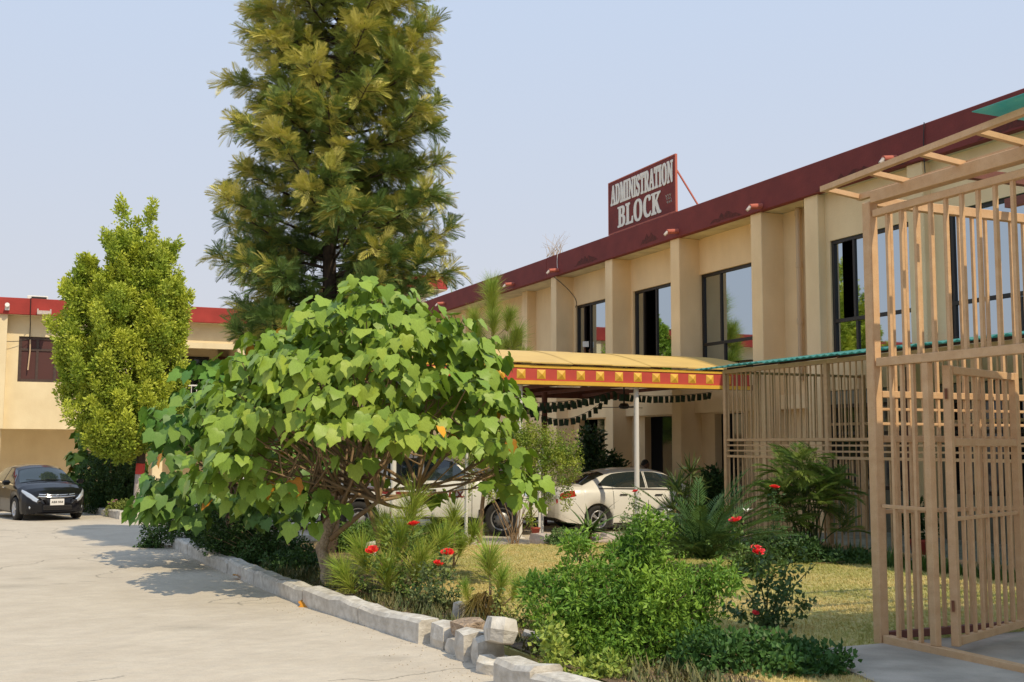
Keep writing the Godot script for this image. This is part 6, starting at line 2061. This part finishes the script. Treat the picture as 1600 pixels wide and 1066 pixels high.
func garden() -> void:
	# dense green shrub in the foreground
	bush("dense_shrub", "dense fresh green shrub in the foreground beside the broken kerb", "shrub", X(0.82, -8.55), [[Vector3(-0.05, 0.48, 0), Vector3(0.44, 0.34, 0.5)], [Vector3(-0.62, 0.55, 0), Vector3(0.14, 0.12, 0.2)], [Vector3(0.72, 0.62, 0.1), Vector3(0.16, 0.13, 0.2)], [Vector3(0.25, 1.0, 0), Vector3(0.16, 0.12, 0.16)], [Vector3(-0.3, 0.9, 0), Vector3(0.16, 0.12, 0.16)], [Vector3(0.30, 0.42, 0.1), Vector3(0.36, 0.38, 0.42)], [Vector3(-0.42, 0.40, 0.1), Vector3(0.30, 0.30, 0.35)], [Vector3(0.0, 0.22, 0.25), Vector3(0.5, 0.22, 0.4)], [Vector3(0.12, 0.8, -0.1), Vector3(0.22, 0.14, 0.25)], [Vector3(0.55, 0.35, -0.15), Vector3(0.25, 0.3, 0.3)]], 4300, Vector2(0.044, 0.021), Vector3(0.10, 0.22, 0.03), Vector3(0.24, 0.39, 0.05), 300)
	bush("creeping_shoots", "pale yellow green shoots trailing at the foot of the dense shrub", "shrub", X(0.28, -7.75), [[Vector3(0, 0.22, 0), Vector3(0.10, 0.22, 0.15)], [Vector3(0.32, 0.1, 0.05), Vector3(0.22, 0.1, 0.15)]], 200, Vector2(0.05, 0.032), Vector3(0.195, 0.315, 0.053), Vector3(0.375, 0.435, 0.090), 310)
	bush("low_shrub", "dark low leafy plant in the bottom right corner by the slab", "shrub", X(1.75, -7.95), [[Vector3(0, 0.12, 0), Vector3(0.42, 0.18, 0.35)], [Vector3(0.35, 0.09, 0.05), Vector3(0.28, 0.14, 0.3)], [Vector3(-0.35, 0.14, 0), Vector3(0.3, 0.2, 0.3)]], 700, Vector2(0.048, 0.035), Vector3(0.042, 0.105, 0.027), Vector3(0.083, 0.180, 0.042), 320)
	# roses at left
	rose("rose bush with four small red flowers among the pines at left", X(-1.2, -11.95), [Vector3(-0.3, 0.5, 0.1), Vector3(0.2, 0.75, 0.1), Vector3(0.45, 0.5, 0), Vector3(-0.1, 0.85, 0), Vector3(0.6, 0.35, 0.15), Vector3(0.05, 0.4, 0.2), Vector3(0.3, 0.3, 0.2), Vector3(-0.45, 0.3, 0.1)], 190, Vector3(0.090, 0.180, 0.045), Vector3(0.225, 0.300, 0.075), [[Vector3(0.17, 0.84, 0.1), 1.0], [Vector3(-0.25, 0.58, 0.2), 1.0], [Vector3(0.53, 0.55, 0.15), 1.05], [Vector3(0.44, 0.45, 0.2), 0.8]], M.petal, 0.065, 400)
	rose("thin rose stems with dull leaves above the leaning white stone", X(-0.72, -11.1), [Vector3(-0.15, 0.5, 0.1), Vector3(0.1, 0.65, 0), Vector3(0.25, 0.35, 0.1), Vector3(-0.3, 0.3, 0.1), Vector3(0.0, 0.3, 0.2)], 190, Vector3(0.090, 0.135, 0.060), Vector3(0.210, 0.255, 0.090), [], M.petal, 0.05, 410, 0.035)
	rose("low thorny rose with yellowing leaves in front of the browning pine", X(-0.02, -10.0), [Vector3(-0.12, 0.35, 0.1), Vector3(0.15, 0.35, 0), Vector3(0.2, 0.2, 0.1), Vector3(0.28, 0.12, 0.2)], 130, Vector3(0.090, 0.165, 0.045), Vector3(0.450, 0.450, 0.120), [], M.petal, 0.05, 420, 0.035)
	# roses at right
	rose("tall open rose bush with round leaves in front of the lawn at right", X(2.28, -10.0), [Vector3(-0.35, 0.55, 0), Vector3(0.0, 0.85, 0), Vector3(0.25, 0.82, 0.1), Vector3(0.42, 0.62, 0), Vector3(-0.15, 0.8, -0.1), Vector3(0.15, 0.5, 0.2), Vector3(-0.4, 0.25, 0.1), Vector3(0.3, 0.3, 0.1)], 150, Vector3(0.055, 0.11, 0.04), Vector3(0.12, 0.18, 0.06), [[Vector3(-0.18, 0.22, 0.25), 0.6]], M.pinkpetal, 0.05, 430, 0.055)
	rose("rose bush bearing two coral flowers beside the dark cycad", X(3.0, -14.3), [Vector3(-0.4, 0.5, 0), Vector3(0.3, 0.45, 0), Vector3(0.5, 0.25, 0.1), Vector3(-0.2, 0.3, 0.2), Vector3(0.1, 0.2, 0.3)], 300, Vector3(0.068, 0.150, 0.045), Vector3(0.165, 0.255, 0.068), [[Vector3(-0.17, 0.77, 0.1), 1.25], [Vector3(0.07, 0.40, 0.2), 1.4]], M.pinkpetal, 0.065, 440)
	rose("slender rose carrying one deep red flower before the bamboo palm", X(3.75, -16.2), [Vector3(-0.2, 0.5, 0), Vector3(0.2, 0.4, 0), Vector3(0.1, 0.8, 0)], 120, Vector3(0.045, 0.105, 0.038), Vector3(0.105, 0.180, 0.053), [[Vector3(0.05, 1.14, 0), 1.2]], M.petal, 0.06, 450)
	rose("pale leaved rose with a small pink bud in front of the white sedan", X(1.95, -18.6), [Vector3(-0.1, 0.7, 0), Vector3(0.15, 0.8, 0), Vector3(0.1, 0.5, 0.1), Vector3(-0.2, 0.4, 0.1)], 220, Vector3(0.165, 0.240, 0.105), Vector3(0.330, 0.405, 0.180), [[Vector3(0.1, 1.02, 0), 0.9]], M.pinkpetal, 0.06, 460)
	# green plants in front of the sedan
	bush("green_plant", "mixed fresh green plants at the lawn edge below the sedan door", "shrub", X(2.25, -17.2), [[Vector3(0, 0.22, 0), Vector3(0.55, 0.28, 0.4)], [Vector3(0.6, 0.28, 0.1), Vector3(0.4, 0.36, 0.4)], [Vector3(-0.5, 0.12, 0), Vector3(0.4, 0.15, 0.3)]], 1500, Vector2(0.05, 0.028), Vector3(0.105, 0.225, 0.045), Vector3(0.255, 0.390, 0.090), 330)
	bush("green_plant", "small grey green cushion plant right of the long pale block", "shrub", X(0.95, -20.0), [[Vector3(0, 0.12, 0), Vector3(0.36, 0.2, 0.3)]], 420, Vector2(0.045, 0.03), Vector3(0.105, 0.195, 0.068), Vector3(0.210, 0.300, 0.105), 340)
	bush("green_plant", "low leafy plants along the lawn edge left of the vine posts", "shrub", X(-1.55, -19.4), [[Vector3(0, 0.15, 0), Vector3(0.5, 0.22, 0.3)], [Vector3(-0.8, 0.18, 0), Vector3(0.5, 0.25, 0.3)]], 800, Vector2(0.05, 0.032), Vector3(0.075, 0.165, 0.045), Vector3(0.165, 0.255, 0.068), 350)
	# yucca, dracaena, cycad, palm
	var blade := blade_mesh(0.75, 0.055, 0.25)
	var yt := fountain("yucca_plant", "spiky sword leaved yucca beside the rear wheel of the sedan", "yucca", X(1.42, -20.4), blade, 42, Vector2(0.05, 1.75), Vector2(0.75, 1.1), Vector3(0.04, 0.10, 0.03), Vector3(0.11, 0.17, 0.05), 500, 0.32)
	trunk_of(yt, [Vector3(0, -0.05, 0), Vector3(0, 0.36, 0)], [0.05, 0.04], M.darkbark, "stem", 8)
	var dt := thing("dracaena_plant", "tall narrow leaved dracaena with tufted heads before the sedan door", "dracaena", X(2.92, -19.0))
	rng.seed = 510
	var spike := blade_mesh(0.36, 0.028, 0.3)
	var xs := []
	var cs := []
	for hd in [[0.0, 0.95], [0.12, 1.36], [-0.17, 0.75], [0.2, 1.05], [-0.05, 0.55], [0.1, 0.7], [-0.12, 1.1]]:
		trunk_of(dt, [Vector3(hd[0] * 0.3, -0.05, 0), Vector3(hd[0], hd[1], 0)], [0.02, 0.014], M.twig, "stem", 6)
		for i in 46:
			var d := (dirv() + Vector3.UP * 0.55).normalized()
			xs.append(Transform3D(any_basis(d, rr(0, TAU)).scaled(Vector3.ONE * rr(0.75, 1.1)), Vector3(hd[0], hd[1] + rr(-0.1, 0.05), 0)))
			cs.append(vary(Vector3(0.05, 0.095, 0.025), Vector3(0.13, 0.16, 0.04), rng.randf()))
	scatter("leaves", spike, M.needle, dt, xs, cs)
	fountain("cycad_plant", "dark green cycad with stiff arching feather fronds on the lawn", "cycad", X(2.55, -15.0), frond(26, 0.95, 0.15, 0.014, 0.95, 0.38, 0.12, 5), 64, Vector2(0.12, 1.2), Vector2(1.1, 1.45), Vector3(0.04, 0.095, 0.028), Vector3(0.085, 0.155, 0.04), 520, 0.3, 0.08)
	var pt := fountain("bamboo_palm", "clump of bamboo palm with thin canes before the barred enclosure", "palm", X(4.48, -17.05), frond(18, 0.6, 0.24, 0.018, 0.95, 0.55, 0.08, 6), 12, Vector2(0.1, 1.0), Vector2(0.9, 1.2), Vector3(0.09, 0.17, 0.035), Vector3(0.20, 0.27, 0.055), 530, 1.2, 0.3)
	rng.seed = 531
	xs = []
	cs = []
	for k in 22:
		var foot := Vector3(rr(-0.14, 0.14), -0.03, rr(-0.14, 0.14))
		var tip := Vector3(rr(-0.52, 0.52), rr(0.45, 1.6), rr(-0.45, 0.45))
		trunk_of(pt, bend(foot, Vector3(foot.x * 1.5, tip.y * 0.6, foot.z * 1.5), tip, 4), [0.014, 0.013, 0.011, 0.009, 0.007], M.greentwig, "cane", 6)
		for i in 9:
			var az := rr(0, TAU)
			var th := rr(0.3, 1.5)
			var out := Vector3(cos(az), 0, sin(az))
			var d := out * sin(th) + Vector3.UP * cos(th)
			var z := Vector3.UP * sin(th) - out * cos(th)
			xs.append(Transform3D(Basis(d.cross(z).normalized(), d, z).scaled(Vector3.ONE * rr(0.65, 1.0)), tip + Vector3(0, rr(-0.15, 0.02), 0)))
			cs.append(vary(Vector3(0.09, 0.17, 0.035), Vector3(0.22, 0.29, 0.06), rng.randf()))
	scatter("fronds", frond(14, 0.5, 0.22, 0.017, 0.9, 0.55, 0.08, 8), M.needle, pt, xs, cs)
	bush("shade_plants", "dark leafy undergrowth round the foot of the bamboo palm", "shrub", X(4.0, -16.5), [[Vector3(0, 0.2, 0), Vector3(0.6, 0.28, 0.35)], [Vector3(0.9, 0.1, 0.1), Vector3(0.4, 0.14, 0.3)]], 900, Vector2(0.06, 0.04), Vector3(0.038, 0.090, 0.030), Vector3(0.090, 0.165, 0.045), 360)
	# lilies
	for q in [[2.30, -16.6, "white lily on a thin stalk left of the cycad"], [3.12, -14.9, "white lily just behind the coral rose"]]:
		var lt := thing("lily_plant", q[2], "lily", X(q[0], q[1]))
		rng.seed = int(q[0] * 100)
		var hh := 0.78 if q[0] < 3 else 0.86
		trunk_of(lt, [Vector3(0, -0.02, 0), Vector3(0.02, hh * 0.5, 0), Vector3(0, hh, 0)], [0.008, 0.007, 0.005], M.greentwig, "stem", 5)
		var s := st()
		for i in 6: leaf_diamond(s, Transform3D(any_basis((Vector3(cos(i * 1.05), 0.5, sin(i * 1.05))).normalized(), 0.0), Vector3(0, hh, 0)), 0.10, 0.035, 0.2)
		obj("flower", s, M.whitepetal, lt)
		scatter("leaves", blade_mesh(0.3, 0.018, 0.4), M.needle, lt, [Transform3D(any_basis(Vector3(0.4, 1, 0.2), 0), Vector3(0, 0.1, 0)), Transform3D(any_basis(Vector3(-0.4, 1, 0.1), 1), Vector3(0, 0.2, 0))], [Color(0.07, 0.14, 0.04), Color(0.08, 0.15, 0.04)])
	# dark planting behind the kerb on the left
	bush("dark_shrub", "dark shrub with drooping shoots at the far end of the garden kerb", "shrub", X(-5.35, -20.2), [[Vector3(0, 0.75, 0), Vector3(0.8, 0.55, 0.7)], [Vector3(-0.75, 0.45, 0.3), Vector3(0.45, 0.4, 0.4)], [Vector3(-1.0, 0.05, 0.4), Vector3(0.22, 0.3, 0.2)], [Vector3(0.5, 0.4, 0.2), Vector3(0.6, 0.5, 0.5)], [Vector3(-0.35, 0.2, 0.4), Vector3(0.3, 0.3, 0.3)]], 2300, Vector2(0.055, 0.032), Vector3(0.033, 0.083, 0.022), Vector3(0.098, 0.173, 0.038), 600, 0.5)
	bush("dark_shrub", "low dark ground shrubs behind the kerb left of the trunk", "shrub", X(-3.35, -16.0), [[Vector3(0, 0.2, 0), Vector3(0.6, 0.3, 0.5)], [Vector3(-0.7, 0.3, -0.9), Vector3(0.6, 0.4, 0.6)], [Vector3(0.45, 0.14, 0.9), Vector3(0.4, 0.2, 0.45)], [Vector3(-1.2, 0.35, -2.0), Vector3(0.6, 0.4, 0.6)]], 2300, Vector2(0.05, 0.03), Vector3(0.033, 0.083, 0.024), Vector3(0.083, 0.158, 0.039), 610)
	bush("dark_shrub", "round leafy shrub behind the lawn seen left of the trunk", "shrub", X(-2.35, -18.2), [[Vector3(0, 0.25, 0), Vector3(0.65, 0.3, 0.4)], [Vector3(1.1, 0.2, -0.6), Vector3(0.55, 0.28, 0.4)]], 1100, Vector2(0.055, 0.036), Vector3(0.060, 0.135, 0.033), Vector3(0.150, 0.247, 0.053), 620)
	# far bed by the white trunk
	bush("dark_shrub", "tall dark bush behind the flower bed right of the black sedan", "bush", X(-11.6, -32.6), [[Vector3(0, 1.1, 0), Vector3(0.9, 1.1, 0.8)], [Vector3(0.55, 0.6, 0.2), Vector3(0.75, 0.7, 0.7)], [Vector3(-0.3, 0.5, 0.1), Vector3(0.7, 0.6, 0.6)]], 2600, Vector2(0.075, 0.045), Vector3(0.033, 0.083, 0.024), Vector3(0.090, 0.150, 0.042), 630)
	var fb := bush("flower_bed_plant", "low pink flowering plants in the kerbed bed at the white trunk", "flowers", X(-10.75, -30.9), [[Vector3(0, 0.15, 0), Vector3(0.42, 0.3, 0.35)]], 520, Vector2(0.05, 0.03), Vector3(0.135, 0.210, 0.045), Vector3(0.300, 0.330, 0.075), 640)
	for i in 14: obj("flower", rose_head(650 + i % 3), plain(lin(0.72, 0.42, 0.50), 0.7), fb, Transform3D(Basis().scaled(Vector3.ONE * 0.045), Vector3(rr(-0.35, 0.3), rr(0.25, 0.45), rr(0.0, 0.3))))
	bush("flower_bed_plant", "yellow green bed plants right of the white trunk", "flowers", X(-9.75, -31.0), [[Vector3(0, 0.2, 0), Vector3(0.5, 0.4, 0.35)], [Vector3(0.9, 0.25, 0), Vector3(0.5, 0.4, 0.35)]], 800, Vector2(0.055, 0.03), Vector3(0.150, 0.225, 0.045), Vector3(0.330, 0.345, 0.090), 660)
	# climbing vine on its posts
	var vb := X(0.05, -20.9)
	var vt := bush("climbing_vine", "yellow green vine spreading over thin white posts before the pickup", "vine", vb, [[Vector3(0.45, 1.75, 0), Vector3(0.75, 0.48, 0.45)], [Vector3(-0.55, 1.7, 0), Vector3(0.55, 0.32, 0.45)], [Vector3(0.85, 1.45, 0.15), Vector3(0.42, 0.38, 0.35)], [Vector3(0.05, 2.0, 0), Vector3(0.5, 0.3, 0.4)], [Vector3(0.62, 0.95, 0.1), Vector3(0.10, 0.35, 0.1)], [Vector3(0.95, 0.95, 0.1), Vector3(0.12, 0.3, 0.1)], [Vector3(-0.45, 1.05, 0.1), Vector3(0.10, 0.35, 0.1)], [Vector3(-0.85, 1.2, 0.1), Vector3(0.12, 0.4, 0.1)], [Vector3(0.3, 0.55, 0), Vector3(0.12, 0.25, 0.12)]], 3000, Vector2(0.045, 0.024), Vector3(0.150, 0.255, 0.038), Vector3(0.375, 0.420, 0.060), 700, 0.7)
	for p in [[-0.88, 0.2], [0.53, -0.3], [-0.95, -1.2], [0.5, -1.3]]:
		trunk_of(vt, [Vector3(p[0], -0.1, p[1]), Vector3(p[0], 1.75, p[1])], [0.026, 0.026], M.white, "post", 8)
	trunk_of(vt, [Vector3(-0.9, 1.74, 0.2), Vector3(0.55, 1.74, -0.3)], [0.02, 0.02], M.white, "cross_bar", 6)
	trunk_of(vt, [Vector3(-0.65, -0.05, -0.2), Vector3(-0.6, 0.7, -0.2), Vector3(-0.5, 1.6, -0.1)], [0.05, 0.04, 0.03], M.twig, "stem", 7)
	trunk_of(vt, [Vector3(0.35, -0.05, -0.2), Vector3(0.3, 0.7, -0.2), Vector3(0.4, 1.6, -0.1)], [0.03, 0.03, 0.02], M.twig, "stem", 7)
	# weeds along the plinth of the enclosure
	rng.seed = 710
	var wt := thing("plinth_weeds", "strip of uncut green grass along the foot of the barred enclosure", "grass", G(13.0, 11.4))
	tag(wt, "", "", "", "stuff")
	xs = []
	cs = []
	for i in 2600:
		var p := G(rr(7.3, 17.6), 11.36 + rr(-0.28, 0.12), 0.05) - wt.position
		var k := rr(2.0, 6.5) * (0.5 + 0.8 * absf(blob_noise(p, 1.0)) * 2.0)
		xs.append(Transform3D(Basis(Vector3.UP, rr(0, TAU)).scaled(Vector3(k * 0.7, k, k * 0.7)), p))
		cs.append(vary(Vector3(0.04, 0.10, 0.02), Vector3(0.12, 0.19, 0.035), rng.randf()))
	scatter("blades", M.tuft_mesh, M.needle, wt, xs, cs)
	# weeds and seedlings on the soil behind the kerb
	xs = []
	cs = []
	for i in 1500:
		var u := rr(5.5, 19.5)
		var p := G(u, lerpf(3.55, 3.0, clampf((u - 8.0) / 6.0, 0, 1)) + rr(0.05, 0.7), 0.07)
		var k := rr(0.8, 3.2)
		xs.append(Transform3D(Basis(Vector3.UP, rr(0, TAU)).scaled(Vector3(k, k, k)), p))
		cs.append(vary(Vector3(0.05, 0.09, 0.025), Vector3(0.22, 0.19, 0.08), rng.randf()))
	tag(scatter("bed_weeds", M.tuft_mesh, M.needle, null, xs, cs), "scattered small weeds on the soil behind the kerb", "weeds", "", "stuff")

func small_things() -> void:
	# flower pots
	var pot := func(label: String, pos: Vector3, r: float, h: float, m: Material) -> Node3D:
		var t := thing("flower_pot", label, "flower pot", pos)
		var s := st()
		lathe(s, Transform3D(), [[0.0, 0.0], [r * 0.7, 0.0], [r * 0.95, h * 0.82], [r * 1.05, h * 0.83], [r * 1.05, h], [r * 0.92, h], [r * 0.88, h * 0.85], [0.0, h * 0.85]], 18)
		obj("pot", s, m, t)
		return t
	pot.call("small red clay pot beside the long pale block under the vine", G(18.9, 8.72, 0.16), 0.085, 0.15, M.terracotta)
	var p2 = pot.call("red flower pot with plant behind the bars of the enclosure", G(13.0, 12.3, 0.12), 0.14, 0.26, M.redpaint)
	rng.seed = 800
	var cs := []
	var xs := []
	for i in 90:
		xs.append(Transform3D(any_basis((dirv() + Vector3.UP).normalized(), rr(0, TAU)).scaled(Vector3.ONE * rr(0.8, 1.3)), Vector3(0, 0.25, 0) + (dirv() * 0.25 + Vector3.UP * 0.28)))
		cs.append(vary(Vector3(0.025, 0.06, 0.02), Vector3(0.06, 0.11, 0.03), rng.randf()))
	scatter("foliage", sprig(6, 0.09, 0.05, 0.08, 0.4, 801), M.leaf, p2, xs, cs)
	# tall pot plants in the shade by the doors
	for q in [[26.6, 13.9, 1.9, "tall dark pot plant against the wall left of the white post"], [25.4, 13.9, 1.2, "shorter dark pot plant beside the black doorway"], [21.4, 14.3, 0.8, "small pot plant by the enclosure end in the shade"]]:
		var t = pot.call(q[3], G(q[0], q[1]), 0.16, 0.28, M.terracotta)
		xs = []
		cs = []
		for i in 240:
			var h: float = q[2] * sqrt(rng.randf())
			xs.append(Transform3D(any_basis((dirv() + Vector3.UP * 0.5).normalized(), rr(0, TAU)).scaled(Vector3.ONE * rr(0.8, 1.5)), Vector3(0, 0.3 + h, 0) + dirv() * 0.28))
			cs.append(vary(Vector3(0.02, 0.05, 0.015), Vector3(0.05, 0.10, 0.03), rng.randf()))
		scatter("foliage", sprig(6, 0.11, 0.06, 0.10, 0.2, 802), M.leaf, t, xs, cs)
		trunk_of(t, [Vector3(0, 0.2, 0), Vector3(0.03, q[2] * 0.9, 0)], [0.02, 0.012], M.twig, "stem", 6)
	# fallen leaves on the driveway
	var fl := [one_leaf(Vector3(0.46, 0.24, 0.03), 0.2), one_leaf(Vector3(0.36, 0.19, 0.06), 0.2)]
	var lm := broad_leaf(37, 1.0)
	for q in [[-3.55, -14.55, 0.24, "curled orange leaf lying in the tree shadow, nearer of the middle pair"], [-3.75, -15.7, 0.2, "small brown leaf lying in the tree shadow, farther of the middle pair"], [-2.1, -11.9, 0.30, "large curled brown leaf on the driveway at the lower shadow tip"], [-2.0, -12.35, 0.16, "small brown leaf close to the kerb near the tree trunk"], [-11.3, -31.6, 0.3, "brown leaf at the kerb beside the black sedan"]]:
		var o := obj("fallen_leaf", lm, fl[0] if q[2] > 0.2 else fl[1], null, Transform3D(Basis(Vector3.UP, q[0] * 3.0) * Basis(Vector3.RIGHT, -PI / 2 + 0.12) * Basis().scaled(Vector3(0.8, 1, 1.4) * q[2]), X(q[0], q[1], 0.045)))
		tag(o, q[3], "leaf", "fallen leaves on the driveway")
	# grit swept along the kerb
	rng.seed = 820
	xs = []
	cs = []
	for i in 1400:
		var u := rr(6.0, 20.0)
		var p := G(u, lerpf(3.26, 2.68, clampf((u - 8.0) / 12.0, 0, 1)) - pow(rng.randf(), 3.0) * 0.7, 0.003)
		xs.append(Transform3D(Basis(dirv(), rr(0, TAU)).scaled(Vector3.ONE * rr(0.004, 0.010)), p))
		cs.append(vary(Vector3(0.40, 0.34, 0.26), Vector3(0.6, 0.53, 0.42), rng.randf()))
	var bm := BoxMesh.new()
	bm.size = Vector3(1, 0.6, 0.8)
	tag(scatter("grit", bm, M.needle, null, xs, cs), "fine grit and dust swept along the foot of the kerb", "gravel", "", "stuff")
